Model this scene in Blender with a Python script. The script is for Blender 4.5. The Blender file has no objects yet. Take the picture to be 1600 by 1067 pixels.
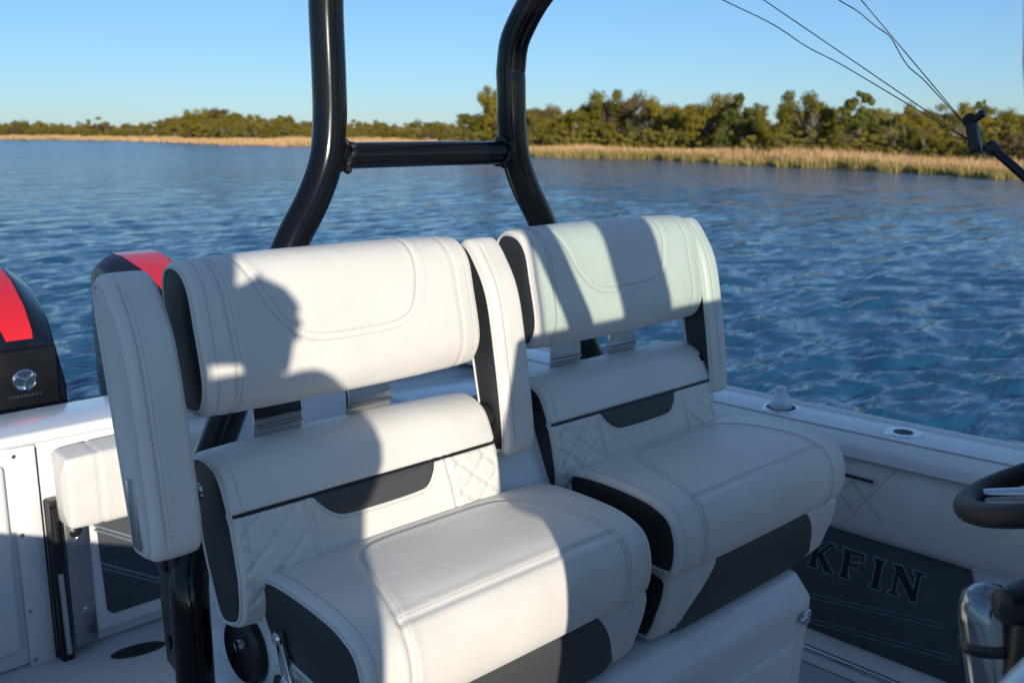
import bpy, bmesh, math, random
import numpy as np
from mathutils import Vector, Matrix
R = math.radians
random.seed(7); RNG = np.random.default_rng(7)
SC = bpy.context.scene
COL = SC.collection

# ------------------------------------------------------------------ camera
# Boat frame: +X = port, +Y = aft, +Z = up, cockpit sole at z = 0.  The photographer sits on the starboard gunwale.
TH = R(43.8); PITCH = math.atan((533.5 - 207) / 1545)
cam = bpy.data.cameras.new('camera'); co = bpy.data.objects.new('camera', cam); COL.objects.link(co)
cam.sensor_width = 36; cam.lens = 36 * 1545 / 1600
cam.clip_start = 0.02; cam.clip_end = 6000
co.location = (0, 0, 1.5)
co.rotation_euler = (R(90) - PITCH, 0, -TH)
cam.dof.use_dof = True; cam.dof.focus_distance = 1.72; cam.dof.aperture_fstop = 7.0
SC.camera = co

# ------------------------------------------------------------------ sky and sun
SUN = Vector((0.483, 0.853, -0.195)).normalized()       # direction the light travels
elev = math.asin(-SUN.z)
w = bpy.data.worlds.new('World'); SC.world = w; w.use_nodes = True
nt = w.node_tree; nt.nodes.clear()
bg = nt.nodes.new('ShaderNodeBackground'); out = nt.nodes.new('ShaderNodeOutputWorld')
sky = nt.nodes.new('ShaderNodeTexSky'); sky.sky_type = 'NISHITA'; sky.sun_disc = False
sky.sun_elevation = elev; sky.sun_rotation = math.atan2(-SUN.x, -SUN.y)
sky.altitude = 0; sky.air_density = 0.90; sky.dust_density = 0.15; sky.ozone_density = 5.2
bg.inputs[1].default_value = 0.086
ms = nt.nodes.new('ShaderNodeMixRGB'); ms.blend_type = 'ADD'; ms.inputs[0].default_value = 1.0      # even multiple-scattering light that the single-scattering model lacks
ms.inputs[2].default_value = (0.74, 1.05, 1.50, 1)
nt.links.new(sky.outputs[0], ms.inputs[1]); nt.links.new(ms.outputs[0], bg.inputs[0]); nt.links.new(bg.outputs[0], out.inputs[0])
sl = bpy.data.lights.new('sun', 'SUN'); so = bpy.data.objects.new('sun', sl); COL.objects.link(so)
sl.energy = 3.6; sl.angle = R(0.53); sl.color = (1.0, 0.915, 0.785)
so.rotation_euler = SUN.to_track_quat('-Z', 'Y').to_euler(); so.location = (0, 0, 30)
SC.view_settings.view_transform = 'Standard'; SC.view_settings.look = 'None'
SC.view_settings.exposure = 0.45; SC.view_settings.gamma = 1; SC.view_settings.use_curve_mapping = False

# ------------------------------------------------------------------ materials
MATS = {}
def mat(name, col, rough=0.5, metal=0.0, bump=None, vary=None, coat=0.0, spec=0.5, weave=None, trans=None):
    m = bpy.data.materials.new(name); m.use_nodes = True; n = m.node_tree; b = n.nodes['Principled BSDF']
    b.inputs['Base Color'].default_value = (*col, 1); b.inputs['Roughness'].default_value = rough
    b.inputs['Metallic'].default_value = metal; b.inputs['Coat Weight'].default_value = coat
    b.inputs['Specular IOR Level'].default_value = spec
    tc = n.nodes.new('ShaderNodeTexCoord')
    if vary:                                   # (scale, amount): faint grime / tone variation of the material itself
        t = n.nodes.new('ShaderNodeTexNoise'); t.inputs['Scale'].default_value = vary[0]; t.inputs['Detail'].default_value = 6
        n.links.new(tc.outputs['Object'], t.inputs['Vector'])
        mx = n.nodes.new('ShaderNodeMixRGB'); mx.blend_type = 'MULTIPLY'; mx.inputs[1].default_value = (*col, 1)
        cr = n.nodes.new('ShaderNodeValToRGB'); a = vary[1]
        cr.color_ramp.elements[0].position = 0.3; cr.color_ramp.elements[0].color = (1 - a, 1 - a, 1 - a * 1.1, 1)
        cr.color_ramp.elements[1].position = 0.7; cr.color_ramp.elements[1].color = (1, 1, 1, 1)
        n.links.new(t.outputs['Fac'], cr.inputs[0]); n.links.new(cr.outputs[0], mx.inputs[2]); mx.inputs[0].default_value = 1
        n.links.new(mx.outputs[0], b.inputs['Base Color'])
        rr = n.nodes.new('ShaderNodeMapRange'); rr.inputs[3].default_value = max(0.02, rough - 0.08); rr.inputs[4].default_value = rough + 0.1
        n.links.new(t.outputs['Fac'], rr.inputs[0]); n.links.new(rr.outputs[0], b.inputs['Roughness'])
    if bump:                                   # (scale, strength, distance)
        t = n.nodes.new('ShaderNodeTexNoise' if not weave else 'ShaderNodeTexChecker')
        t.inputs['Scale'].default_value = bump[0]
        if not weave: t.inputs['Detail'].default_value = 4
        n.links.new(tc.outputs['Object'], t.inputs['Vector'])
        bp = n.nodes.new('ShaderNodeBump'); bp.inputs['Strength'].default_value = bump[1]; bp.inputs['Distance'].default_value = bump[2]
        n.links.new(t.outputs['Fac'], bp.inputs['Height']); n.links.new(bp.outputs[0], b.inputs['Normal'])
        if weave:
            mx = n.nodes.new('ShaderNodeMixRGB'); mx.inputs[1].default_value = (*col, 1); mx.inputs[2].default_value = (*weave, 1)
            n.links.new(t.outputs['Fac'], mx.inputs[0]); n.links.new(mx.outputs[0], b.inputs['Base Color'])
    if trans: b.inputs['Transmission Weight'].default_value = trans
    MATS[name] = m; return m
def add_creases(name, scale, st, dist):
    n = MATS[name].node_tree; b = n.nodes['Principled BSDF']; tc = next(x for x in n.nodes if x.type == 'TEX_COORD')
    t = n.nodes.new('ShaderNodeTexNoise'); t.inputs['Scale'].default_value = scale; t.inputs['Detail'].default_value = 5; t.inputs['Distortion'].default_value = 1.2
    bp = n.nodes.new('ShaderNodeBump'); bp.inputs['Strength'].default_value = st; bp.inputs['Distance'].default_value = dist
    old = b.inputs['Normal'].links[0].from_socket
    n.links.new(tc.outputs['Object'], t.inputs['Vector']); n.links.new(t.outputs['Fac'], bp.inputs['Height']); n.links.new(old, bp.inputs['Normal']); n.links.new(bp.outputs[0], b.inputs['Normal'])
mat('vinyl', (0.745, 0.715, 0.665), 0.42, bump=(900, 0.16, 0.0006), vary=(7, 0.10))
add_creases('vinyl', 16, 0.20, 0.006)
mat('charcoal', (0.030, 0.032, 0.036), 0.5, bump=(1100, 0.2, 0.0005), vary=(14, 0.25))
mat('mesh_fabric', (0.035, 0.036, 0.040), 0.6, bump=(520, 0.5, 0.0008), weave=(0.085, 0.085, 0.09))
mat('thread', (0.42, 0.41, 0.39), 0.7)
mat('piping', (0.62, 0.61, 0.58), 0.4)
mat('blackline', (0.012, 0.012, 0.014), 0.4)
mat('gelcoat', (0.80, 0.805, 0.80), 0.18, coat=0.5, vary=(3, 0.06))
mat('nonskid', (0.62, 0.63, 0.64), 0.6, bump=(420, 0.6, 0.002), vary=(5, 0.1))
mat('black_tube', (0.004, 0.004, 0.005), 0.15, spec=0.4, bump=(90, 0.04, 0.001))
mat('weld', (0.008, 0.008, 0.009), 0.25, bump=(160, 1.0, 0.006))
mat('black_plastic', (0.012, 0.012, 0.013), 0.35, vary=(20, 0.2))
mat('chrome', (0.62, 0.63, 0.64), 0.10, metal=1, vary=(30, 0.1))
mat('dark_chrome', (0.30, 0.31, 0.33), 0.12, metal=1, vary=(30, 0.15))
mat('brushed', (0.42, 0.43, 0.44), 0.30, metal=1, vary=(40, 0.15))
mat('cowl', (0.005, 0.007, 0.014), 0.24, coat=0.25, spec=0.3)
mat('cowl_lower', (0.007, 0.007, 0.008), 0.28, vary=(12, 0.2))
mat('red_paint', (0.72, 0.02, 0.03), 0.30, coat=0.3)
mat('foam_pad', (0.075, 0.085, 0.10), 0.75, bump=(300, 0.5, 0.0015), vary=(9, 0.15))
mat('foam_line', (0.20, 0.235, 0.28), 0.7)
mat('seam_shadow', (0.40, 0.39, 0.37), 0.6)
mat('pad_letter', (0.010, 0.010, 0.012), 0.6)
mat('rubber', (0.012, 0.012, 0.012), 0.55, bump=(300, 0.3, 0.001))
mat('cord', (0.02, 0.02, 0.022), 0.6)
mat('cloth', (0.03, 0.04, 0.06), 0.9)
mat('skin', (0.45, 0.27, 0.19), 0.5)
mat('hair', (0.05, 0.03, 0.02), 0.6)
mat('denim', (0.05, 0.07, 0.12), 0.9)

def glassy(name, tint, gl):
    m = bpy.data.materials.new(name); m.use_nodes = True; n = m.node_tree; n.nodes.clear()
    o = n.nodes.new('ShaderNodeOutputMaterial'); t = n.nodes.new('ShaderNodeBsdfTransparent'); g = n.nodes.new('ShaderNodeBsdfGlossy')
    t.inputs[0].default_value = (*tint, 1); g.inputs['Roughness'].default_value = 0.05
    f = n.nodes.new('ShaderNodeFresnel'); f.inputs[0].default_value = gl; mx = n.nodes.new('ShaderNodeMixShader')
    n.links.new(f.outputs[0], mx.inputs[0]); n.links.new(t.outputs[0], mx.inputs[1]); n.links.new(g.outputs[0], mx.inputs[2])
    n.links.new(mx.outputs[0], o.inputs[0]); MATS[name] = m
glassy('tinted_glass', (0.81, 0.89, 0.845), 1.4)
mat('clear_plastic', (0.80, 0.88, 0.95), 0.2); MATS['clear_plastic'].node_tree.nodes['Principled BSDF'].inputs['Alpha'].default_value = 0.62
glassy('blue_liquid', (0.10, 0.32, 0.62), 1.35)

# ------------------------------------------------------------------ object helpers
def tag(o, label=None, cat=None, group=None, kind=None):
    if label: o['label'] = label
    if cat: o['category'] = cat
    if group: o['group'] = group
    if kind: o['kind'] = kind
    return o
def empty(name, loc=(0, 0, 0), label=None, cat=None, group=None, parent=None):
    o = bpy.data.objects.new(name, None); COL.objects.link(o); o.location = loc; o.empty_display_size = 0.1
    if parent: o.parent = parent
    return tag(o, label, cat, group)
def link(name, me, m=None, parent=None, smooth=None):
    """link mesh data given in WORLD coordinates; parts are shifted into their parent's frame"""
    if m: me.materials.append(MATS[m] if isinstance(m, str) else m)
    if smooth is not None:
        me.shade_smooth()
        if smooth < 179: me.set_sharp_from_angle(angle=R(smooth))
    o = bpy.data.objects.new(name, me); COL.objects.link(o)
    if parent:
        base = Vector((0, 0, 0)); p = parent
        while p: base += p.location; p = p.parent
        me.transform(Matrix.Translation(-base)); o.parent = parent
    return o
def pydata(name, v, f, m, parent=None, smooth=None):
    me = bpy.data.meshes.new(name); me.from_pydata([tuple(p) for p in v], [], f); me.update()
    return link(name, me, m, parent, smooth)
def bmobj(name, bm, m, parent=None, smooth=None):
    bmesh.ops.recalc_face_normals(bm, faces=bm.faces)
    me = bpy.data.meshes.new(name); bm.to_mesh(me); bm.free(); return link(name, me, m, parent, smooth)
def rot_to(d):
    return Vector(d).to_track_quat('Z', 'Y').to_matrix().to_4x4()
def box_bm(bm, lo, hi, bev=0.0, seg=2, mtx=None):
    r = bmesh.ops.create_cube(bm, size=1); vs = r['verts']
    c = [(a + b) / 2 for a, b in zip(lo, hi)]; s = [b - a for a, b in zip(lo, hi)]
    for v in vs: v.co = Vector((v.co.x * s[0] + c[0], v.co.y * s[1] + c[1], v.co.z * s[2] + c[2]))
    if bev:
        es = list({e for v in vs for e in v.link_edges})
        r2 = bmesh.ops.bevel(bm, geom=es, offset=bev, segments=seg, affect='EDGES', profile=0.5); vs = r2['verts']
    if mtx is not None: bmesh.ops.transform(bm, matrix=mtx, verts=list({v for v in vs}))
    return vs
def box(name, lo, hi, m, parent=None, bev=0.004, seg=2):
    bm = bmesh.new(); box_bm(bm, lo, hi, bev, seg); return bmobj(name, bm, m, parent, 40)
def prism(name, pts, axis, a, b, m, parent=None, bev=0.0, seg=2, smooth=40):
    """closed polygon extruded from a to b along axis ('x' -> pts are (y,z); 'y' -> (x,z); 'z' -> (x,y))"""
    mk = {'x': lambda p, t: (t, p[0], p[1]), 'y': lambda p, t: (p[0], t, p[1]), 'z': lambda p, t: (p[0], p[1], t)}[axis]
    bm = bmesh.new(); n = len(pts)
    A = [bm.verts.new(mk(p, a)) for p in pts]; B = [bm.verts.new(mk(p, b)) for p in pts]
    bm.faces.new(A); bm.faces.new(B[::-1])
    for i in range(n): bm.faces.new((A[i], B[i], B[(i + 1) % n], A[(i + 1) % n]))
    if bev: bmesh.ops.bevel(bm, geom=list(bm.edges), offset=bev, segments=seg, affect='EDGES', profile=0.5)
    return bmobj(name, bm, m, parent, smooth)
def catmull(P, n=8, closed=False):
    P = np.array(P, float); N = len(P); o = []
    rng = range(N if closed else N - 1)
    for i in rng:
        if closed: a, b, c, d = P[(i - 1) % N], P[i], P[(i + 1) % N], P[(i + 2) % N]
        else: a, b, c, d = P[max(i - 1, 0)], P[i], P[i + 1], P[min(i + 2, N - 1)]
        for k in range(n):
            t = k / n
            o.append(0.5 * (2 * b + (c - a) * t + (2 * a - 5 * b + 4 * c - d) * t * t + (3 * b - a - 3 * c + d) * t ** 3))
    if not closed: o.append(P[-1])
    return np.array(o)
def tube_data(path, rad, sides=12, closed=False, cap=True, flat=None):
    path = [Vector(p) for p in path]; N = len(path); v = []; f = []
    rads = rad if hasattr(rad, '__len__') else [rad] * N
    prev = None
    for i, p in enumerate(path):
        t = (path[(i + 1) % N] - path[i - 1]) if closed or 0 < i < N - 1 else (path[1] - path[0] if i == 0 else path[-1] - path[-2])
        t.normalize()
        if prev is None:
            u = Vector((0, 0, 1)) if abs(t.z) < 0.9 else Vector((1, 0, 0)); prev = (u - t * u.dot(t)).normalized()
        else: prev = (prev - t * prev.dot(t)).normalized()
        q = t.cross(prev)
        for k in range(sides):
            a = 2 * math.pi * k / sides; v.append(p + (prev * math.cos(a) + q * math.sin(a)) * rads[i])
    for i in range(N if closed else N - 1):
        for k in range(sides):
            a = i * sides + k; b = i * sides + (k + 1) % sides; c = ((i + 1) % N) * sides
            f.append((a, b, c + (k + 1) % sides, c + k))
    if cap and not closed: f.append(tuple(range(sides))[::-1]); f.append(tuple((N - 1) * sides + k for k in range(sides)))
    return v, f
def tube(name, path, rad, m, parent=None, sides=14, closed=False, smoothpath=0):
    if smoothpath: path = catmull(path, smoothpath, closed)
    v, f = tube_data(path, rad, sides, closed); return pydata(name, v, f, m, parent, 50)
def lathe(name, prof, c, m, parent=None, axis=(0, 0, 1), n=28, smooth=40):
    M = Matrix.Translation(Vector(c)) @ rot_to(axis); v = []; f = []
    for r, z in prof:
        for k in range(n):
            a = 2 * math.pi * k / n; v.append(M @ Vector((r * math.cos(a), r * math.sin(a), z)))
    for i in range(len(prof) - 1):
        for k in range(n): f.append((i * n + k, i * n + (k + 1) % n, (i + 1) * n + (k + 1) % n, (i + 1) * n + k))
    if prof[0][0] > 1e-4: f.append(tuple(range(n))[::-1])
    if prof[-1][0] > 1e-4: f.append(tuple((len(prof) - 1) * n + k for k in range(n)))
    return pydata(name, v, f, m, parent, smooth)
def copy_tree(o, parent=None):
    c = o.copy(); COL.objects.link(c); c.parent = parent
    for ch in list(o.children): copy_tree(ch, c)
    return c

# ------------------------------------------------------------------ upholstery: a profile in (y,z) swept along x, with sewn seams as real relief
class Pad:
    def __init__(s, prof, x0, x1, n=190, m=150, r=0.012, bulge=0.006, grooves=(), flare=0.0, yref=0.0, tension=None):
        P = catmull(prof, 24, True)
        seg = np.linalg.norm(np.roll(P, -1, 0) - P, axis=1); cum = np.concatenate([[0], np.cumsum(seg)]); s.L = cum[-1]
        Pc = np.vstack([P, P[:1]]); s.sv = np.linspace(0, s.L, n, endpoint=False)
        y = np.interp(s.sv, cum, Pc[:, 0]); z = np.interp(s.sv, cum, Pc[:, 1])
        area = np.sum(y * np.roll(z, -1) - np.roll(y, -1) * z); sg = 1 if area > 0 else -1
        ty = np.roll(y, -1) - np.roll(y, 1); tz = np.roll(z, -1) - np.roll(z, 1); l = np.hypot(ty, tz)
        ny, nz = sg * tz / l, -sg * ty / l
        e = np.array([r * (1 - math.cos(a)) for a in np.linspace(0, math.pi / 2, 6)])
        s.xs = np.concatenate([x0 + e[:-1], np.linspace(x0 + r, x1 - r, m), (x1 - e[:-1])[::-1]])
        d = np.minimum(s.xs - x0, x1 - s.xs); ins = np.where(d < r, r - np.sqrt(np.maximum(0, r * r - (r - d) ** 2)), 0)
        u = (s.xs - x0) / (x1 - x0)
        D = -ins[:, None] + bulge * (1 - np.abs(2 * u - 1) ** 3)[:, None] * np.ones(n)[None]
        X, S = np.meshgrid(s.xs, s.sv, indexing='ij')
        for pts, dep, wid, puff in grooves:
            dist = s.dist(X, S, pts)
            D += -dep * np.exp(-(dist / wid) ** 2) + puff * np.exp(-((dist - wid * 2.6) / (wid * 1.6)) ** 2)
        Y = y[None] + ny[None] * D; Z = z[None] + nz[None] * D
        if flare: X = (x0 + x1) / 2 + (X - (x0 + x1) / 2) * (1 + flare * (yref - Y))
        s.G = np.stack([X, Y, Z], -1); s.y, s.z, s.n = y, z, n
        gx = np.gradient(s.G, axis=0); gs = np.roll(s.G, -1, 1) - np.roll(s.G, 1, 1)
        N = np.cross(gs, gx); N /= np.linalg.norm(N, axis=-1, keepdims=True) + 1e-12
        O = np.stack([np.zeros_like(X), np.broadcast_to(ny, X.shape), np.broadcast_to(nz, X.shape)], -1)
        s.N = N * np.sign(np.sum(N * O, -1, keepdims=True) + 1e-9)
        s.sg = sg
    @staticmethod
    def dist(X, S, pts):
        p = np.array(pts, float); best = np.full(X.shape, 9.0)
        for a, b in zip(p[:-1], p[1:]):
            v = b - a; t = np.clip(((X - a[0]) * v[0] + (S - a[1]) * v[1]) / (v @ v + 1e-12), 0, 1)
            best = np.minimum(best, np.hypot(X - a[0] - t * v[0], S - a[1] - t * v[1]))
        return best
    def s_at(s, y, z): return s.sv[np.argmin((s.y - y) ** 2 + (s.z - z) ** 2)]
    def at(s, x, sc, lift=0.0):
        i = np.interp(x, s.xs, np.arange(len(s.xs))); j = (sc % s.L) / s.L * s.n
        i0 = int(min(max(math.floor(i), 0), len(s.xs) - 2)); fi = i - i0; j0 = int(j) % s.n; j1 = (j0 + 1) % s.n; fj = j - int(j)
        def bl(A): return (A[i0, j0] * (1 - fj) + A[i0, j1] * fj) * (1 - fi) + (A[i0 + 1, j0] * (1 - fj) + A[i0 + 1, j1] * fj) * fi
        return bl(s.G) + bl(s.N) * lift
    def body(s, name, m, parent):
        M, n = len(s.xs), s.n; v = s.G.reshape(-1, 3)
        f = []
        for i in range(M - 1):
            for j in range(n):
                a, b = i * n + j, i * n + (j + 1) % n
                q = (a, b, b + n, a + n); f.append(q if s.sg < 0 else q[::-1])
        return pydata(name, v, f, m, parent, 180)
    def cap(s, end, name, m, parent, bulge=0.006, pipe=True):
        ring = s.G[0 if end < 0 else -1]; c = ring.mean(0); v = []; f = []; n = s.n; K = 7
        for k in range(K):
            t = 1 - k / K; sc = t
            off = bulge * (1 - t ** 4) - 0.0008 * 0
            for p in ring: v.append(c + (p - c) * sc + np.array([end * off, 0, 0]))
        v.append(c + np.array([end * bulge, 0, 0]))
        for k in range(K - 1):
            for j in range(n): f.append((k * n + j, k * n + (j + 1) % n, (k + 1) * n + (j + 1) % n, (k + 1) * n + j))
        for j in range(n): f.append(((K - 1) * n + j, (K - 1) * n + (j + 1) % n, K * n))
        bm = bmesh.new(); vs = [bm.verts.new(p) for p in v]
        for q in f: bm.faces.new([vs[i] for i in q])
        o = bmobj(name, bm, m, parent, 180)
        if pipe: tube('piping', ring[::2] + np.array([end * 0.001, 0, 0]), 0.0026, 'piping', parent, 8, True)
        return o
    def stitches(s, lines, parent, pitch=0.0075, ln=0.0052, wd=0.0011, m='thread'):
        """dashes of thread laid along lines of (x, s) points"""
        V = []; F = []
        for pts in lines:
            p = np.array(pts, float); sg = np.linalg.norm(np.diff(p, axis=0), axis=1); cum = np.concatenate([[0], np.cumsum(sg)])
            for t0 in np.arange(0.002, cum[-1] - ln, pitch):
                q = [(np.interp(t, cum, p[:, 0]), np.interp(t, cum, p[:, 1])) for t in (t0, t0 + ln)]
                A, B = s.at(*q[0], 0.0004), s.at(*q[1], 0.0004); nrm = s.at(*q[0], 1.0) - s.at(*q[0], 0.0)
                d = B - A; L = np.linalg.norm(d)
                if L < 1e-5 or L > 0.02: continue
                sd = np.cross(d / L, nrm) * wd * 0.5; k = len(V); up = nrm * wd * 0.5
                V += [A - sd, A + sd, B + sd, B - sd, A + d * .2 + up, B - d * .2 + up]
                F += [(k, k + 4, k + 5, k + 3), (k + 1, k + 2, k + 5, k + 4), (k, k + 1, k + 4), (k + 3, k + 5, k + 2)]
        o = pydata('stitching', V, F, m, parent, 60); o['kind'] = 'stuff'; return o
def offs(pts, d):
    p = np.array(pts, float); t = np.gradient(p, axis=0); t /= np.linalg.norm(t, axis=1, keepdims=True) + 1e-9
    return p + np.stack([-t[:, 1], t[:, 0]], 1) * d

# ================================================================== SETTING
WATER = -0.45
# ---- water: one sheet reaching the horizon, chop as real waves (finer where nearer), ripples as bump
def wave_field(x, y, cell):
    rr = np.random.default_rng(3); h = np.zeros_like(x)
    mod = 0.75 + 0.35 * np.sin(x * 0.11 + 1.3 * np.sin(y * 0.07)) * np.sin(y * 0.13 + 0.8 * np.sin(x * 0.09))
    for k in range(80):
        lam = 0.12 * (1.4 / 0.12) ** rr.random(); a = R(38) + rr.normal(0, R(30)); ph = rr.random() * 6.283
        amp = 0.0050 * lam ** 0.55 * (0.6 + 0.8 * rr.random())
        wgt = np.clip((lam / cell - 2.2) / 2.5, 0, 1)
        t = 2 * math.pi / lam * (x * math.sin(a) + y * math.cos(a)) + ph + 0.9 * np.sin(x * .37 / lam + k) * np.sin(y * .31 / lam + 2 * k)
        s_ = np.sin(t); h += wgt * amp * mod * (s_ + 0.28 * np.cos(2 * t))
    return h
def water():
    rad = np.concatenate([[0.0], np.geomspace(1.6, 420, 640), np.geomspace(470, 5000, 10)])
    az = np.concatenate([np.arange(R(9), R(79), R(0.115)), np.arange(R(79), R(369), R(2.9))]); n = len(az)
    RR, A = np.meshgrid(rad, az, indexing='ij'); x = RR * np.sin(A); y = RR * np.cos(A)
    step = np.gradient(rad)[:, None] * np.ones(n)[None]
    h = wave_field(x, y, np.maximum(step, 0.02)) * (RR > 1.5)
    fine = np.clip((A - R(6)) / R(3), 0, 1) * np.clip((R(82) - A) / R(3), 0, 1); h = h * fine
    co_ = np.stack([x, y, WATER + h], -1).reshape(-1, 3); M = len(rad)
    i = np.arange(M - 1)[:, None] * n; j = np.arange(n)[None]; jn = (j + 1) % n
    q = np.stack([i + j, i + jn, i + n + jn, i + n + j], -1).reshape(-1, 4)
    me = bpy.data.meshes.new('water'); me.vertices.add(len(co_)); me.vertices.foreach_set('co', co_.ravel())
    me.loops.add(q.size); me.loops.foreach_set('vertex_index', q.ravel()[::1].astype(np.int32))
    me.polygons.add(len(q)); me.polygons.foreach_set('loop_start', np.arange(0, q.size, 4, dtype=np.int32))
    me.update(calc_edges=True); me.flip_normals()
    m = bpy.data.materials.new('water'); m.use_nodes = True; nn = m.node_tree; b = nn.nodes['Principled BSDF']
    b.inputs['Base Color'].default_value = (0.013, 0.078, 0.150, 1); b.inputs['Roughness'].default_value = 0.06; b.inputs['IOR'].default_value = 1.33
    tc = nn.nodes.new('ShaderNodeTexCoord'); last = None
    for sx, sy, sc, st, dist, rot, rid in ((0.45, 1.8, 3.0, 0.30, 0.026, -42, True), (0.5, 1.7, 8.0, 0.85, 0.026, -30, False), (0.45, 1.8, 0.85, 0.85, 0.34, -44, False), (0.35, 2.0, 0.30, 0.4, 0.6, -46, False), (0.5, 1.6, 5.0, 0.45, 0.016, -58, True)):
        mp = nn.nodes.new('ShaderNodeMapping'); mp.inputs['Scale'].default_value = (sx, sy, 1); mp.inputs['Rotation'].default_value = (0, 0, R(-rot))
        t = nn.nodes.new('ShaderNodeTexNoise'); t.inputs['Scale'].default_value = sc; t.inputs['Detail'].default_value = 3; t.inputs['Distortion'].default_value = 0.5
        if rid: t.noise_type = 'RIDGED_MULTIFRACTAL'; t.inputs['Detail'].default_value = 2.5
        bp = nn.nodes.new('ShaderNodeBump'); bp.inputs['Strength'].default_value = st; bp.inputs['Distance'].default_value = dist
        nn.links.new(tc.outputs['Object'], mp.inputs['Vector']); nn.links.new(mp.outputs[0], t.inputs['Vector']); nn.links.new(t.outputs['Fac'], bp.inputs['Height'])
        if last: nn.links.new(last.outputs[0], bp.inputs['Normal'])
        last = bp
    nn.links.new(last.outputs[0], b.inputs['Normal'])
    # wind-roughened open water away from the sheltered patch round the boat
    ln = nn.nodes.new('ShaderNodeVectorMath'); ln.operation = 'LENGTH'; mr = nn.nodes.new('ShaderNodeMapRange')
    mr.inputs[1].default_value = 8; mr.inputs[2].default_value = 90; mr.inputs[3].default_value = 0.06; mr.inputs[4].default_value = 0.16
    nn.links.new(tc.outputs['Object'], ln.inputs[0]); nn.links.new(ln.outputs['Value'], mr.inputs[0]); nn.links.new(mr.outputs[0], b.inputs['Roughness'])
    o = link('water', me, m, None, 180); o['kind'] = 'structure'
water()

# ---- shoreline (measured from the boat), land behind it
BANK = [(-120, 640), (-31.7, 542.8), (34, 451.4), (77.6, 384), (89.1, 293.2), (95.7, 256.5), (91.2, 202.6), (77, 143.6), (76.1, 120.3), (72.4, 97.7),
        (64.2, 74.1), (58.2, 58.4), (57.8, 49.1), (55.2, 39.2), (50.6, 29.4), (48.4, 22.8), (44.7, 15.5), (41.3, 10), (36.2, 4), (30, -8), (26, -30)]
BK = catmull(BANK, 6); bseg = np.linalg.norm(np.diff(BK, axis=0), axis=1); bcum = np.concatenate([[0], np.cumsum(bseg)])
def bank(t): return np.array([np.interp(t, bcum, BK[:, 0]), np.interp(t, bcum, BK[:, 1])])
def inland(t):
    a, b = bank(max(t - 1, 0)), bank(min(t + 1, bcum[-1])); d = (b - a) / (np.linalg.norm(b - a) + 1e-9); return np.array([-d[1], d[0]]) 
AZB = np.degrees(np.arctan2(BK[:, 0], BK[:, 1]))
def bank_t_at_az(a): return float(np.interp(a, AZB, bcum))
def land_z(d): return WATER - 0.25 + 0.42 * min(1, max(0, (d + 1.5) / 3)) + 0.5 * min(1, max(0, (d - 3) / 14)) + 0.35 * min(1, max(0, (d - 14) / 30))
gv = []; gf = []; DS = [-3, -1.2, 0.3, 2, 5, 9, 14, 22, 40, 90, 300, 1500, 4500]
for i, p in enumerate(BK):
    nrm = inland(bcum[i])
    for d in DS:
        dd = d if d < 60 else d
        q = p + (nrm if d < 30 else np.array([0.8, 0.6])) * dd if d < 30 else p + nrm * 22 + np.array([0.75, 0.66]) * (d - 22)
        gv.append((q[0], q[1], land_z(d) + (0.06 * math.sin(i * 2.1 + d) if 1 < d < 60 else 0)))
K = len(DS)
for i in range(len(BK) - 1):
    for k in range(K - 1): gf.append((i * K + k, i * K + k + 1, (i + 1) * K + k + 1, (i + 1) * K + k))
mat('soil', (0.10, 0.075, 0.042), 0.95, bump=(6, 0.6, 0.05), vary=(0.6, 0.4))
o = pydata('marsh_shore', gv, gf, 'soil', None, 60); o['kind'] = 'structure'

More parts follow.
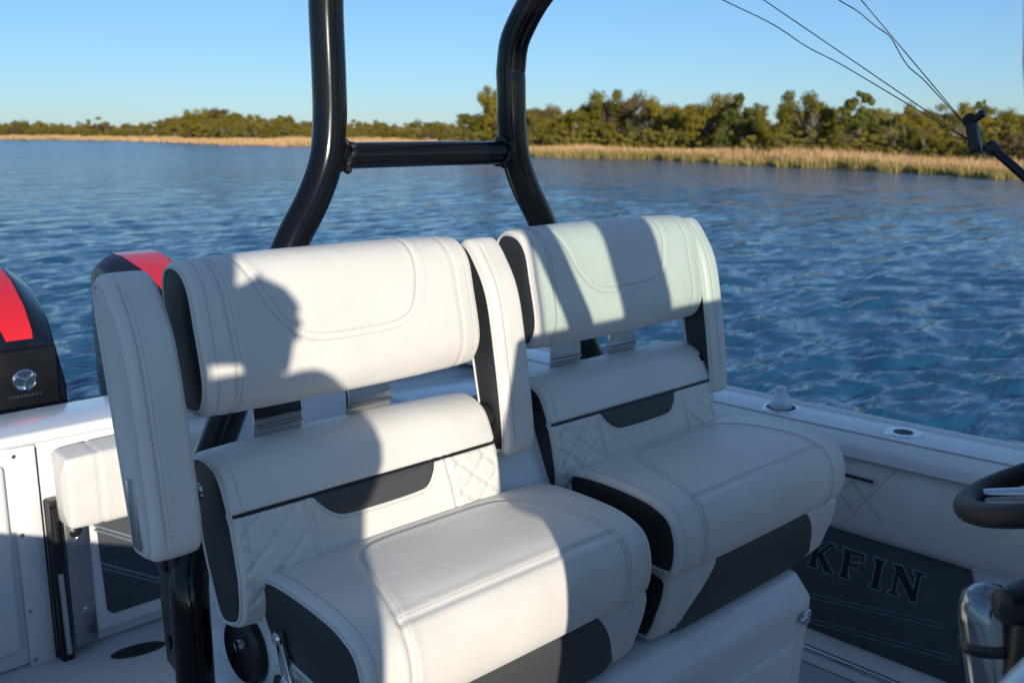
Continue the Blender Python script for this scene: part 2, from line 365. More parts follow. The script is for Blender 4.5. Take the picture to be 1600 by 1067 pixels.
# ---- marsh grass: real blades, denser and finer near the boat
def grass_mat(name, c0, c1, c2):
    m = bpy.data.materials.new(name); m.use_nodes = True; n = m.node_tree; b = n.nodes['Principled BSDF']; b.inputs['Roughness'].default_value = 0.75
    g = n.nodes.new('ShaderNodeNewGeometry'); cr = n.nodes.new('ShaderNodeValToRGB')
    e = cr.color_ramp.elements; e[0].color = (*c0, 1); e[1].color = (*c2, 1); x = e.new(0.5); x.color = (*c1, 1)
    n.links.new(g.outputs['Random Per Island'], cr.inputs[0]); n.links.new(cr.outputs[0], b.inputs['Base Color']); MATS[name] = m
grass_mat('marsh_top', (0.50, 0.29, 0.12), (0.62, 0.40, 0.185), (0.54, 0.34, 0.145))
grass_mat('marsh_low', (0.33, 0.26, 0.07), (0.42, 0.30, 0.09), (0.27, 0.24, 0.06))
def blades(name, label, count, t0, t1, d0, d1, h, wd, m):
    t = RNG.uniform(t0, t1, count); d = RNG.uniform(d0, d1, count) ** 1.0
    den = 0.5 + 0.5 * np.sin(t * 1.7 + 2 * np.sin(d * .8)) * np.sin(t * .47 + d * .9 + 1); ok_ = RNG.random(count) < 0.45 + 0.75 * den; t = t[ok_]; d = d[ok_]; count = len(t)
    px = np.interp(t, bcum, BK[:, 0]); py = np.interp(t, bcum, BK[:, 1])
    e = 1.0; ax = np.interp(t + e, bcum, BK[:, 0]) - np.interp(t - e, bcum, BK[:, 0]); ay = np.interp(t + e, bcum, BK[:, 1]) - np.interp(t - e, bcum, BK[:, 1])
    l = np.hypot(ax, ay) + 1e-9; nx, ny = -ay / l, ax / l
    edge = 0.7 * np.sin(t * .33) + 0.5 * np.sin(t * .91 + 2) + 0.3 * np.sin(t * 2.3)
    d = d + np.where(d < 2.5, edge * .6, 0)
    x = px + nx * d; y = py + ny * d; z = np.array([land_z(q) for q in d]) - 0.05
    hh = h * (0.60 + 0.55 * RNG.random(count)) * (0.86 + 0.24 * np.sin(t * .21) * np.sin(d * .6 + t * .05)); a = RNG.uniform(0, 6.283, count); lean = RNG.normal(0.05, 0.14, (count, 2)) * hh[:, None]
    ww = wd * (0.7 + 0.6 * RNG.random(count)); cx, cy = np.cos(a) * ww / 2, np.sin(a) * ww / 2
    v = np.empty((count, 5, 3)); lx, ly = lean[:, 0], lean[:, 1]
    v[:, 0] = np.stack([x - cx, y - cy, z], 1); v[:, 1] = np.stack([x + cx, y + cy, z], 1)
    v[:, 2] = np.stack([x + cx * .9 + lx * .45, y + cy * .9 + ly * .45, z + hh * .6], 1); v[:, 3] = np.stack([x - cx * .9 + lx * .45, y - cy * .9 + ly * .45, z + hh * .6], 1)
    v[:, 4] = np.stack([x + lx * 1.2, y + ly * 1.2, z + hh], 1)
    b = np.arange(count) * 5; me = bpy.data.meshes.new(name)
    me.vertices.add(count * 5); me.vertices.foreach_set('co', v.ravel())
    lp = np.stack([b, b + 1, b + 2, b + 3, b + 3, b + 2, b + 4], 1).ravel().astype(np.int32); me.loops.add(len(lp)); me.loops.foreach_set('vertex_index', lp)
    st = np.stack([np.arange(count) * 7, np.arange(count) * 7 + 4], 1).ravel().astype(np.int32); me.polygons.add(count * 2); me.polygons.foreach_set('loop_start', st)
    me.update(calc_edges=True); o = link(name, me, m); tag(o, label, 'grass', None, 'stuff')
T_far, T_mid, T_end = bank_t_at_az(27), bank_t_at_az(43), bank_t_at_az(88)
blades('marsh_grass', 'tawny marsh grass along the near bank under the tree line', 90000, T_mid, T_end, 0.4, 12, 0.88, 0.032, 'marsh_top')
blades('marsh_grass_fringe', 'greenish yellow grass fringe at the waterline of the near bank', 26000, T_mid, T_end, 0.0, 1.2, 0.62, 0.03, 'marsh_low')
blades('marsh_grass', 'tawny marsh grass on the low point left of the black tubes', 40000, T_far, T_mid, 0.4, 16, 0.95, 0.06, 'marsh_top')
blades('marsh_grass', 'thin strip of dry grass along the far shore at the left', 42000, bank_t_at_az(8), T_far, 0.0, 22, 0.95, 0.10, 'marsh_top')

# ---- trees: trunk with limbs, crown of leaf-sized faces on uneven clumps
def leaf_mat(name, c0, c1, hue=0.0):
    m = bpy.data.materials.new(name); m.use_nodes = True; n = m.node_tree; b = n.nodes['Principled BSDF']; b.inputs['Roughness'].default_value = 0.6
    b.inputs['Specular IOR Level'].default_value = 0.25
    oi = n.nodes.new('ShaderNodeObjectInfo'); g = n.nodes.new('ShaderNodeNewGeometry'); cr = n.nodes.new('ShaderNodeValToRGB')
    cr.color_ramp.elements[0].color = (*c0, 1); cr.color_ramp.elements[1].color = (*c1, 1)
    ad = n.nodes.new('ShaderNodeMath'); ad.operation = 'MULTIPLY_ADD'; ad.inputs[1].default_value = 0.55
    sc = n.nodes.new('ShaderNodeMath'); sc.operation = 'MULTIPLY'; sc.inputs[1].default_value = 0.45
    n.links.new(oi.outputs['Random'], ad.inputs[0]); n.links.new(g.outputs['Random Per Island'], sc.inputs[0]); n.links.new(sc.outputs[0], ad.inputs[2])
    n.links.new(ad.outputs[0], cr.inputs[0]); n.links.new(cr.outputs[0], b.inputs['Base Color'])
    tr = n.nodes.new('ShaderNodeBsdfTranslucent'); n.links.new(cr.outputs[0], tr.inputs[0]); mx = n.nodes.new('ShaderNodeMixShader'); mx.inputs[0].default_value = 0.22
    o_ = n.nodes['Material Output']; n.links.new(b.outputs[0], mx.inputs[1]); n.links.new(tr.outputs[0], mx.inputs[2]); n.links.new(mx.outputs[0], o_.inputs[0]); MATS[name] = m
leaf_mat('leaf_oak', (0.120, 0.122, 0.016), (0.320, 0.240, 0.026))
leaf_mat('leaf_cedar', (0.075, 0.098, 0.020), (0.165, 0.165, 0.030))
leaf_mat('leaf_shrub', (0.165, 0.160, 0.022), (0.340, 0.255, 0.038))
leaf_mat('leaf_brown', (0.140, 0.100, 0.042), (0.230, 0.155, 0.068))
mat('bark', (0.15, 0.12, 0.09), 0.9, bump=(12, 0.6, 0.02)); mat('pale_bark', (0.30, 0.25, 0.17), 0.85, bump=(12, 0.5, 0.02))
def tree_mesh(kind, seed):
    """unit-height tree: returns (trunk mesh, crown mesh)"""
    r = random.Random(seed); V = []; F = []; TV = []; TF = []
    def limb(path, rad):
        v, f = tube_data(path, rad, 6); k = len(TV); TV.extend(v); TF.extend([tuple(i + k for i in q) for q in f])
    clumps = []
    if kind == 'cedar':
        limb([(0, 0, -.06), (.01, 0, .5), (0, 0.01, .97)], [.03, .02, .004])
        for k in range(46):
            h = 0.08 + 0.88 * (k / 46) ** 0.9; w_ = 0.30 * (1 - h) ** 0.75 + 0.03; a = r.uniform(0, 6.283); q = w_ * r.uniform(.45, 1.05)
            clumps.append(((q * math.cos(a), q * math.sin(a), h + r.uniform(-.03, .05)), (r.uniform(.05, .085) * (1.25 - .75 * h), r.uniform(.06, .11) * (1.2 - .6 * h))))
            if k % 4 == 0: limb([(0, 0, h - .03), (q * .8 * math.cos(a), q * .8 * math.sin(a), h)], [.008, .003])
    elif kind == 'oak':
        lean = r.uniform(-.06, .06); limb([(0, 0, -.08), (lean * .4, 0, .22), (lean, lean * .5, .5), (lean * 1.2, lean, .75)], [.036, .028, .02, .008])
        for k in range(12):
            a = r.uniform(0, 6.283); q = r.uniform(.12, .38); h = r.uniform(.28, .88)
            limb([(lean * .5, 0, .25 + .1 * r.random()), (q * .5 * math.cos(a), q * .5 * math.sin(a), h - .14), (q * math.cos(a), q * math.sin(a), h)], [.018, .012, .004])
            for _ in range(5):
                b = r.uniform(0, 6.283); e = r.uniform(0, .13); clumps.append(((q * math.cos(a) + e * math.cos(b), q * math.sin(a) + e * math.sin(b), min(.95, h + r.uniform(-.14, .08))), (r.uniform(.08, .15), r.uniform(.07, .12))))
    elif kind == 'shrub':
        for k in range(7):
            a = r.uniform(0, 6.283); q = r.uniform(.1, .5); limb([(0, 0, -.06), (q * .5 * math.cos(a), q * .5 * math.sin(a), .35), (q * math.cos(a), q * math.sin(a), .72)], [.022, .014, .005])
        for k in range(46):
            a = r.uniform(0, 6.283); q = .62 * math.sqrt(r.random()); h = r.uniform(.06, 1) * (1.0 - .75 * (q / .62) ** 2) * .92
            clumps.append(((q * math.cos(a), q * math.sin(a), h), (r.uniform(.08, .15), r.uniform(.07, .12))))
    elif kind == 'pine':
        limb([(0, 0, -.05), (.015, 0, .5), (-.01, .01, .96)], [.026, .018, .005])
        for k in range(30):
            h = r.uniform(.38, .98); w_ = .24 * math.sin(min(1, (1.06 - h) * 2.1) * 1.57); a = r.uniform(0, 6.283); q = w_ * r.uniform(.5, 1.05)
            limb([(0, 0, h - .05), (q * math.cos(a), q * math.sin(a), h)], [.007, .003]); clumps.append(((q * math.cos(a), q * math.sin(a), h), (r.uniform(.05, .08), r.uniform(.035, .055))))
    else:   # bare: grey dead branches with a few leaves
        limb([(0, 0, -.08), (.03, .02, .3), (-.02, .03, .55)], [.024, .018, .011])
        for k in range(26):
            a = r.uniform(0, 6.283); q = r.uniform(.08, .34); h = r.uniform(.45, 1.0); s0 = r.uniform(.2, .5)
            m1 = (q * .5 * math.cos(a + .3), q * .5 * math.sin(a + .3), s0 + (h - s0) * .55)
            limb([(0.01, .02, s0), m1, (q * math.cos(a), q * math.sin(a), h)], [.008, .005, .0015])
            for _ in range(3):
                b = a + r.uniform(-1, 1); limb([m1, (m1[0] + .13 * math.cos(b), m1[1] + .13 * math.sin(b), m1[2] + r.uniform(.04, .18))], [.003, .001])
            if k % 3 == 0: clumps.append(((q * math.cos(a), q * math.sin(a), h * .95), (.05, .04)))
    sz = {'cedar': .022, 'oak': .025, 'shrub': .036, 'pine': .026, 'bare': .018}[kind]; per = {'cedar': 130, 'oak': 190, 'shrub': 190, 'pine': 90, 'bare': 20}[kind]
    for (cx, cy, cz), (rw, rh) in clumps:
        for _ in range(per):
            d = Vector((r.gauss(0, 1), r.gauss(0, 1), r.gauss(0, 1))).normalized(); t = r.random() ** .4 * (1.15 if r.random() < .12 else 1)
            p = Vector((cx + d.x * rw * t, cy + d.y * rw * t, cz + d.z * rh * t))
            if p.z < 0.0: continue
            n = (d + Vector((r.gauss(0, .38), r.gauss(0, .38), r.gauss(0, .38) + .10))).normalized(); u = n.orthogonal().normalized(); q = Matrix.Rotation(r.uniform(0, 6.28), 3, n) @ u; w_ = n.cross(q)
            s_ = sz * r.uniform(.6, 1.2); up = 1.5 if kind == 'cedar' else 1.0; k = len(V)
            V += [p - q * s_ * .5, p + w_ * s_ * .55 * up, p + q * s_ * .5, p - w_ * s_ * .55 * up]; F.append((k, k + 1, k + 2, k + 3))
    def me(nm, v, f, m):
        x = bpy.data.meshes.new(nm); x.from_pydata([tuple(p) for p in v], [], f); x.materials.append(MATS[m]); x.update(); return x
    lm = {'cedar': 'leaf_cedar', 'oak': 'leaf_oak', 'shrub': 'leaf_shrub', 'pine': 'leaf_cedar', 'bare': 'leaf_brown'}[kind]
    return me('trunk', TV, TF, 'pale_bark' if kind == 'bare' else 'bark'), me('crown', V, F, lm)
LIB = {k: [tree_mesh(k, 31 * i + len(k)) for i in range(n)] for k, n in (('cedar', 3), ('oak', 4), ('shrub', 3), ('pine', 1), ('bare', 2))}
brown_crowns = []
for tm, cm in LIB['oak'][:2]:
    c2 = cm.copy(); c2.materials[0] = MATS['leaf_brown']; brown_crowns.append((tm, c2))
LIB['brown'] = brown_crowns
def plant(kind, az, back, h, label, group=None, wide=1.0, var=None, cat='tree'):
    """az: bearing from the boat in degrees clockwise from dead astern, back: metres behind the shoreline"""
    t = bank_t_at_az(az); p = bank(t); d = p / np.linalg.norm(p); p = p + d * back
    name = {'cedar': 'cedar_tree', 'oak': 'oak_tree', 'shrub': 'shrub', 'pine': 'pine_tree', 'bare': 'bare_tree', 'brown': 'brown_tree'}[kind]
    root = empty(name, (p[0], p[1], land_z(back) - .02), label, 'shrub' if kind == 'shrub' else cat, group); root.rotation_euler.z = random.uniform(0, 6.28)
    root.scale = (h * wide, h * wide, h); tm, cm = LIB[kind][(var if var is not None else random.randrange(99)) % len(LIB[kind])]
    for nm, me_ in (('trunk', tm), ('crown', cm)):
        o = bpy.data.objects.new(nm, me_); COL.objects.link(o); o.parent = root
    return root
def az_of(px): return math.degrees(TH) + math.degrees(math.atan((px - 800) / 1579.0))    # bearing that corresponds to a sighting
HERO = [  # sighting, metres behind bank, height, kind, width, label
    (770, 13, 5.9, 'oak', 0.62, 'tall narrow tree rising behind the right black tube'),
    (745, 11, 3.9, 'oak', 1.1, 'rounded dark oak at the left end of the near tree line'),
    (905, 12, 3.9, 'oak', 1.05, 'olive oak just right of the black tube'),
    (948, 13, 4.75, 'oak', 0.95, 'tall olive oak with the highest crown left of the gap'),
    (984, 13, 4.7, 'brown', 0.9, 'brownish half bare tree beside the tall olive oak'),
    (1016, 11.5, 3.2, 'bare', 0.8, 'grey leafless tree at the gap in the tree line'),
    (1045, 12, 4.1, 'oak', 0.95, 'yellow green oak right of the grey leafless tree'),
    (1105, 12, 4.15, 'oak', 1.0, 'round topped dark green oak near the middle of the bank'),
    (1152, 12, 4.0, 'cedar', 1.25, 'broad dark cedar left of the pale trunked tree'),
    (1135, 10.5, 2.5, 'bare', 0.8, 'small grey twiggy tree in front of the broad cedar'),
    (1258, 11, 4.0, 'oak', 0.9, 'domed green oak beside a pale bare trunk'),
    (1272, 9.6, 3.3, 'bare', 0.55, 'pale forked bare trunk standing before the domed oak'),
    (1342, 10, 3.75, 'cedar', 1.25, 'big pointed cedar with a spike top, tallest at the right'),
    (1395, 9.5, 2.2, 'bare', 0.8, 'low grey dead branches right of the pointed cedar'),
    (1500, 9.5, 2.2, 'bare', 0.8, 'pale bare branches below the black line clip'),
]
for px, back, h, kind, wide, lab in HERO: plant(kind, az_of(px), back, h * (1.08 if kind != 'bare' else 1), lab, None, wide * 1.12)
def zone(px):
    Z = ((830, 'behind the right black tube'), (915, 'just right of the right black tube'), (965, 'around the tall olive oak'), (1035, 'by the grey leafless tree'), (1095, 'left of the round topped oak'), (1175, 'by the broad dark cedar'), (1240, 'between the broad cedar and the pale trunk'), (1300, 'by the pale forked trunk'), (1385, 'around the big pointed cedar'), (1470, 'right of the pointed cedar'), (1540, 'behind the line clip'), (1610, 'at the right edge of the picture'))
    for lim, s in Z:
        if px < lim: return s
    return 'beyond the right edge of the picture'
def far_zone(px):
    for lim, s in ((40, 'at the left edge'), (150, 'above the left outboard'), (270, 'left of the domed rise'), (375, 'on the domed rise'), (490, 'close left of the left black tube'), (640, 'just right of the left black tube'), (999, 'close left of the right black tube')):
        if px < lim: return s
# front row of bushes, then the wood behind
for i, px in enumerate(range(735, 1740, 15)):
    k = random.choices(['shrub', 'shrub', 'oak', 'brown', 'cedar'], [5, 3, 2, 0.7, 0.8])[0]; rr_ = 1.0 - 0.28 * max(0, (px - 830) / 770)
    plant(k, az_of(px + random.uniform(-8, 8)), 7.0 + random.uniform(0, 2.5), rr_ * random.uniform(1.5, 2.6), {'shrub': 'low olive shrub at the marsh edge ', 'oak': 'small young oak at the marsh edge ', 'brown': 'small rust brown tree at the marsh edge ', 'cedar': 'small dark young cedar at the marsh edge '}[k] + zone(px), 'undergrowth along the near bank', random.uniform(.9, 1.3))
for row, (b0, hh) in enumerate(((11, 2.7), (16, 3.2), (24, 3.7), (34, 4.3))):
    for px in range(738 + row * 7, 1760, 26):
        k = random.choices(['oak', 'cedar', 'brown', 'shrub'], [4.5, 2.6, 1.0, 2.4])[0]; rr_ = 1.0 - 0.30 * max(0, (px - 830) / 770)
        if 1005 < px < 1035 and row < 2: continue
        plant(k, az_of(px + random.uniform(-10, 10)), b0 + random.uniform(-2, 3), rr_ * hh * random.uniform(.62, 1.12), (('front ', 'second row ', 'third row ', 'rearmost ')[row] + {'oak': 'olive oak of the wood ', 'cedar': 'dark cedar of the wood ', 'brown': 'brownish tree of the wood ', 'shrub': 'olive bush of the wood '}[k] + zone(px)), 'trees of the near wood', random.uniform(.95, 1.35))
TOPS = [(-60, 4.6), (0, 4.8), (55, 5.2), (100, 4.2), (150, 5.2), (200, 3.6), (250, 4.2), (300, 6.3), (330, 6.7), (365, 5.2), (400, 4.6), (440, 4.7), (480, 3.8), (560, 3.4), (600, 2.9), (650, 2.9), (705, 2.4), (740, 2.4)]
tx, th_ = zip(*TOPS)
for row, (b0, f_) in enumerate(((26, .55), (36, .85), (48, 1.0))):
    for px in np.arange(-60 + row * 6, 742, 17):
        k = random.choices(['shrub', 'oak', 'brown'], [3, 4, .6])[0]; h = float(np.interp(px, tx, th_)) * f_ * random.uniform(.8, 1.08)
        plant(k, az_of(px), b0 + random.uniform(-4, 4), h, {'shrub': 'distant olive bush ', 'oak': 'distant rounded tree ', 'brown': 'distant brownish tree '}[k] + ('fronting ', 'amid ', 'topping ')[row] + 'the far shore ' + far_zone(px), 'far shore trees', random.uniform(1.0, 1.5))

# ================================================================== BOAT
CX = 1.274                                       # boat centreline
def mir(x): return 2 * CX - x
boat = empty('fishing_boat', (CX, 2.8, 0), 'white centre console fishing boat seen from its own cockpit', 'boat')
def sheer(y): return 0.70 + (0.022 * (1.2 - y) if y < 1.2 else -0.004 * (y - 1.2))
def halfbeam(y):                                 # outer edge of gunwale from the centreline
    return 1.385 if y > 0.9 else 1.385 * math.sqrt(max(0.0, 1 - ((0.9 - y) / 6.6) ** 2.4))
ys = [3.0, 2.6, 2.2, 1.8, 1.4, 1.0, 0.6, 0.2, -0.3, -0.9, -1.6, -2.4, -3.2, -4.0, -4.7, -5.2, -5.5]
def shell(name, ring, m, smooth=35):
    """ring(y) -> open polyline of (dx from outer edge inboard, z); swept down both sides and joined round the bow"""
    v = []; f = []; n = len(ring(0))
    st = [(s, y) for s, yy in ((1, ys), (-1, ys[::-1])) for y in yy]
    for s, y in st:
        hb = halfbeam(y)
        for dx, z in ring(y): v.append((CX + s * max(0.0, hb - dx), y, z))
    for i in range(len(st) - 1):
        for k in range(n - 1): f.append((i * n + k, i * n + k + 1, (i + 1) * n + k + 1, (i + 1) * n + k))
    bm = bmesh.new(); vs = [bm.verts.new(p) for p in v]
    for q in f:
        try: bm.faces.new([vs[i] for i in q])
        except ValueError: pass
    return bmobj(name, bm, m, boat, smooth)
shell('hull', lambda y: [(0.0, sheer(y) - 0.035), (0.01, sheer(y) - .06), (0.06, 0.25), (0.16, -0.2), (0.3, -0.5), (0.8, -0.75)], 'gelcoat')
def gring(y):
    z = sheer(y)
    return [(0.0, z - .035), (-.004, z - .012), (.008, z + .002), (.022, z + .006), (.034, z + .001), (.038, z - .004), (.19, z - .002), (.205, z - .010), (.225, z - .022), (.232, z - .034), (.232, z - .06)]
shell('gunwale', gring, 'gelcoat', 50)
tube('gunwale_groove', [(CX + halfbeam(y) - .192, y, sheer(y) - .0015) for y in ys[1:12]], .0016, 'seam_shadow', boat, 6)
shell('rub_rail', lambda y: [(-.002, sheer(y) - .03), (-.014, sheer(y) - .036), (-.014, sheer(y) - .062), (.002, sheer(y) - .068)], 'brushed')
shell('inner_liner', lambda y: [(.16, sheer(y) - .04), (.165, .3), (.165, .055), (.172, .03), (.20, .012), (.24, 0.004)], 'gelcoat')
# sole
dv = []; 
for s, yy in ((1, ys), (-1, ys[::-1])):
    for y in yy: dv.append((CX + s * max(0, halfbeam(y) - .18), y))
prism('sole', dv, 'z', -0.05, 0.0, 'nonskid', boat)
# coaming bolster on the port side: two upholstered lengths that meet at a slanted seam
def bolster(name, y0, y1, slant, m, quilt=False):
    P = []; f = []; n = 26; mrow = 18
    for i in range(n):
        u = i / (n - 1)
        for k in range(mrow):
            t = k / (mrow - 1); z = sheer(1) - .052 - t * .225
            yb0 = y0 + slant[0] * t; yb1 = y1 + slant[1] * t; y = yb0 + (yb1 - yb0) * u
            puff = .055 * (math.sin(math.pi * min(1, max(0, .06 + .88 * t))) ** .45) * min(1, (min(u, 1 - u) * n / 1.2 + .86) ** .5)
            P.append((CX + halfbeam(y) - .175 - puff, y, z))
    for i in range(n - 1):
        for k in range(mrow - 1): a = i * mrow + k; f.append((a, a + 1, a + mrow + 1, a + mrow))
    bm = bmesh.new(); vs = [bm.verts.new(p) for p in P]
    for q in f: bm.faces.new([vs[i] for i in q])
    return bmobj(name, bm, m, boat, 180)
b1 = bolster('coaming_bolster', 2.7, 1.072, (0, .16), 'vinyl'); b2 = bolster('coaming_bolster', 1.0705, -.6, (.16, 0), 'vinyl')
XB = CX + 1.385 - .175 - .056
tube('accent_stripe', [(XB - .0005, 1.9, .592), (XB - .0005, 1.5, .590), (XB - .0005, 1.14, .588)], .0045, 'blackline', b1, 8)
for i in range(5):
    y = 1.20 + i * .075
    for sgn in (1, -1): tube('quilt_seam', [(XB - .0002, y, .575), (XB - .0004, y + sgn * .045, .53), (XB + .0012, y + sgn * .09, .485)], .0013, 'seam_shadow', b1, 6)
tube('seam', [(XB + .006, 2.6, .628), (XB + .004, 1.2, .627)], .0016, 'piping', b1, 6)
# foam side pad with name lettering under the bolster
XL = CX + 1.385 - .165
lp = prism('side_pad', [(2.2, .07), (2.2, .40), (.89, .40), (.80, .07)], 'x', XL - .009, XL - .001, 'foam_pad', boat, .003, 2)
XLL = XL - .0095
for a, b in (((1.9, .10), (.94, .225)), ((1.6, .065), (.90, .145))):
    dy, dz = b[0] - a[0], b[1] - a[1]; l = math.hypot(dy, dz); ny, nz = -dz / l * .004, dy / l * .004
    for o_ in (-.006, .006):
        oy, oz = -dz / l * o_, dy / l * o_
        prism('pad_groove', [(a[0] + oy, a[1] + oz), (b[0] + oy, b[1] + oz), (b[0] + oy - ny * .5, b[1] + oz + -nz * .5), (a[0] + oy - ny * .5, a[1] + oz - nz * .5)], 'x', XLL - .0012, XLL + .002, 'foam_line', lp)
# lettering: serif strokes in a 0..1 box, advance toward the bow
def bar(x0, y0, x1, y1, w_): # thick stroke -> quad
    d = math.hypot(x1 - x0, y1 - y0); nx, ny = -(y1 - y0) / d * w_ / 2, (x1 - x0) / d * w_ / 2
    return [(x0 + nx, y0 + ny), (x1 + nx, y1 + ny), (x1 - nx, y1 - ny), (x0 - nx, y0 - ny)]
T_, th2 = .20, .09
def ser(x, y, w_=.34): return bar(x - w_ / 2, y, x + w_ / 2, y, .07)
GL = {'I': [bar(.25, 0, .25, 1, T_), ser(.25, .035), ser(.25, .965)],
      'F': [bar(.2, 0, .2, 1, T_), ser(.2, .035), bar(.05, .955, .75, .955, .09), bar(.2, .52, .55, .52, .085), bar(.72, .74, .72, .99, .07), bar(.55, .40, .55, .64, .06)],
      'N': [bar(.14, 0, .14, 1, .10), bar(.80, 0, .80, 1, .10), bar(.14, .97, .80, .06, .23), ser(.14, .035, .30), ser(.80, .965, .30), ser(.12, .965, .24)],
      'K': [bar(.2, 0, .2, 1, T_), ser(.2, .035), ser(.2, .965), bar(.25, .42, .72, .95, .09), bar(.36, .56, .78, .03, .2), ser(.74, .965, .28), ser(.78, .035, .3)],
      'C': [bar(.10, .28, .10, .72, .2), bar(.08, .70, .28, .94, .13), bar(.08, .30, .28, .06, .13), bar(.25, .95, .62, .95, .09), bar(.25, .05, .62, .05, .09), bar(.68, .66, .68, .97, .07), bar(.55, .05, .74, .26, .08)],
      'A': [bar(.08, .0, .42, 1, .09), bar(.40, 1, .80, 0, .2), bar(.2, .33, .66, .33, .08), ser(.08, .035, .26), ser(.80, .035, .32)],
      'L': [bar(.2, 0, .2, 1, T_), ser(.2, .965), bar(.05, .045, .72, .045, .09), bar(.70, .02, .70, .27, .07)],
      'B': [bar(.2, 0, .2, 1, T_), bar(.05, .955, .52, .955, .09), bar(.05, .045, .56, .045, .09), bar(.2, .52, .52, .52, .08), bar(.60, .6, .60, .88, .15), bar(.64, .14, .64, .43, .16)]}
def letter(ch, ybow, zb, h):
    for lay, (grow, dx, m) in enumerate(((.06, .0016, 'foam_line'), (0, .0032, 'pad_letter'))):
        bm = bmesh.new()
        for si, q in enumerate(GL[ch]):
            cx_, cy_ = sum(p[0] for p in q) / 4, sum(p[1] for p in q) / 4; pts = []
            e0 = Vector((q[1][0] - q[0][0], q[1][1] - q[0][1])).normalized(); e1 = Vector((-e0.y, e0.x))
            for p, (sa, sb) in zip(q, ((-1, 1), (1, 1), (1, -1), (-1, -1))): pts.append((p[0] + e0.x * sa * grow + e1.x * sb * grow * .8, p[1] + e0.y * sa * grow + e1.y * sb * grow * .8))
            x_ = XLL - dx - si * .00022
            A = [bm.verts.new((x_, ybow - p[0] * h * 1.0 - p[1] * h * .10, zb + p[1] * h)) for p in pts]; B = [bm.verts.new((XLL + .001, v.co.y, v.co.z)) for v in A]
            bm.faces.new(A)
            for i in range(4): bm.faces.new((A[i], A[(i + 1) % 4], B[(i + 1) % 4], B[i]))
        bmobj('letter_outline' if lay == 0 else 'letter', bm, m, lp)
adv = {'K': .098, 'F': .088, 'I': .062, 'N': .10, 'B': .09, 'L': .088, 'A': .096, 'C': .09}
yc = 1.345
for ch in 'KFIN': letter(ch, yc, .266, .087); yc -= adv[ch]
yc = 1.345
for ch in 'CALB': yc += adv[ch]; letter(ch, yc, .266, .087)
# polished toe rail at the foot of the liner
tube('toe_rail', [(XL - .03, 2.6, .022), (XL - .03, 1.2, .02), (XL - .035, .4, .022), (XL - .06, -.6, .025)], .011, 'chrome', boat, 12)
# cup holder and rod holder on the gunwale; a black disc paints in the shade of each hollow
def recess(name, x, y, r, m2, tilt=(0, 0, 1), rim=.010):
    z = sheer(y) - .002
    e = lathe(name, [(r - .002, -.006), (r, .002), (r + .003, .0045), (r + rim, .004), (r + rim + .002, .0), (r + rim, -.004)], (x, y, z), 'chrome', boat, tilt)
    lathe('well_shade', [(r - .0005, .0034), (r * .6, .0030), (0.0, .0028)], (x, y, z + .0005), m2, e, tilt); return e
XC = CX + 1.385 - .115
recess('cup_holder', XC, 1.495, .043, 'pad_letter'); recess('rod_holder', XC + .01, 1.125, .026, 'pad_letter', (0, 0, 1), .022)

# ---- transom
YT = 2.83
tw = box('transom_wall', (-.05, YT, 0.0), (mir(-.05), YT + .20, .672), 'gelcoat', boat, .018, 4)
box('transom_cap', (-.06, YT - .03, .655), (mir(-.06), YT + .24, .690), 'gelcoat', boat, .014, 3)
box('swim_platform', (.2, YT + .2, .02), (mir(.2), YT + .62, .12), 'gelcoat', boat, .03, 3)
box('frame_strip', (.792, YT - .014, .0), (.862, YT + .002, .652), 'gelcoat', boat, .004)
box('side_panel', (.12, YT - .022, .06), (.775, YT + .002, .61), 'gelcoat', boat, .012, 3)
for z in (.63, .40, .17, .02):
    lathe('screw', [(.006, 0), (.006, .0015), (.003, .0025), (0, .0025)], (.805, YT - .0138, z), 'brushed', boat, (0, -1, 0), 12)
tube('panel_gap', [(.866, YT - .001, .64), (.866, YT - .001, .0)], .0035, 'blackline', boat, 8)
# gate hinge post, chrome strut and steel plate
gate = empty('transom_gate', (1.05, YT, 0), 'white transom gate with grey foam panel and white cushion behind the left seat', 'gate')
box('door', (.905, YT - .035, .045), (1.42, YT - .003, .628), 'gelcoat', gate, .014, 4)
fp = prism('foam_panel', [(1.0, .385), (.992, .40), (1.40, .40), (1.40, .095), (1.025, .095), (1.01, .11)], 'y', YT - .041, YT - .034, 'foam_pad', gate, .002)
for x0, z0, x1, z1 in ((.992, .385, 1.395, .135), (1.004, .262, 1.27, .098)):
    tube('panel_ridge', [(x0, YT - .0415, z0), (x1, YT - .0415, z1)], .004, 'foam_line', fp, 8)
    tube('panel_ridge', [(x0, YT - .0415, z0 - .014), (x1, YT - .0415, z1 - .014)], .003, 'foam_line', fp, 8)
pc = Pad([(YT - .036, .615), (YT - .05, .632), (YT - .12, .628), (YT - .137, .612), (YT - .138, .52), (YT - .136, .44), (YT - .12, .424), (YT - .05, .424), (YT - .036, .435)], .895, 1.42, 110, 60, .013, .006, [([(.985, 0.0), (.985, .6)], .003, .005, .0008)])
cu = pc.body('cushion', 'vinyl', gate); pc.cap(-1, 'cushion_end', 'vinyl', gate, .006, False)
box('steel_plate', (.908, YT - .046, .03), (.975, YT - .036, .44), 'brushed', gate, .002)
for z in (.36, .14): lathe('bolt', [(.008, 0), (.008, .002), (.005, .004), (0, .004)], (.945, YT - .046, z), 'chrome', gate, (0, -1, 0), 14)
lathe('latch_knob', [(.018, 0), (.018, .004), (.010, .010), (0, .011)], (.937, YT - .046, .385), 'black_plastic', gate, (0, -1, 0), 18)
box('hinge_post', (.868, YT - .05, .0), (.902, YT - .012, .49), 'black_plastic', gate, .004)
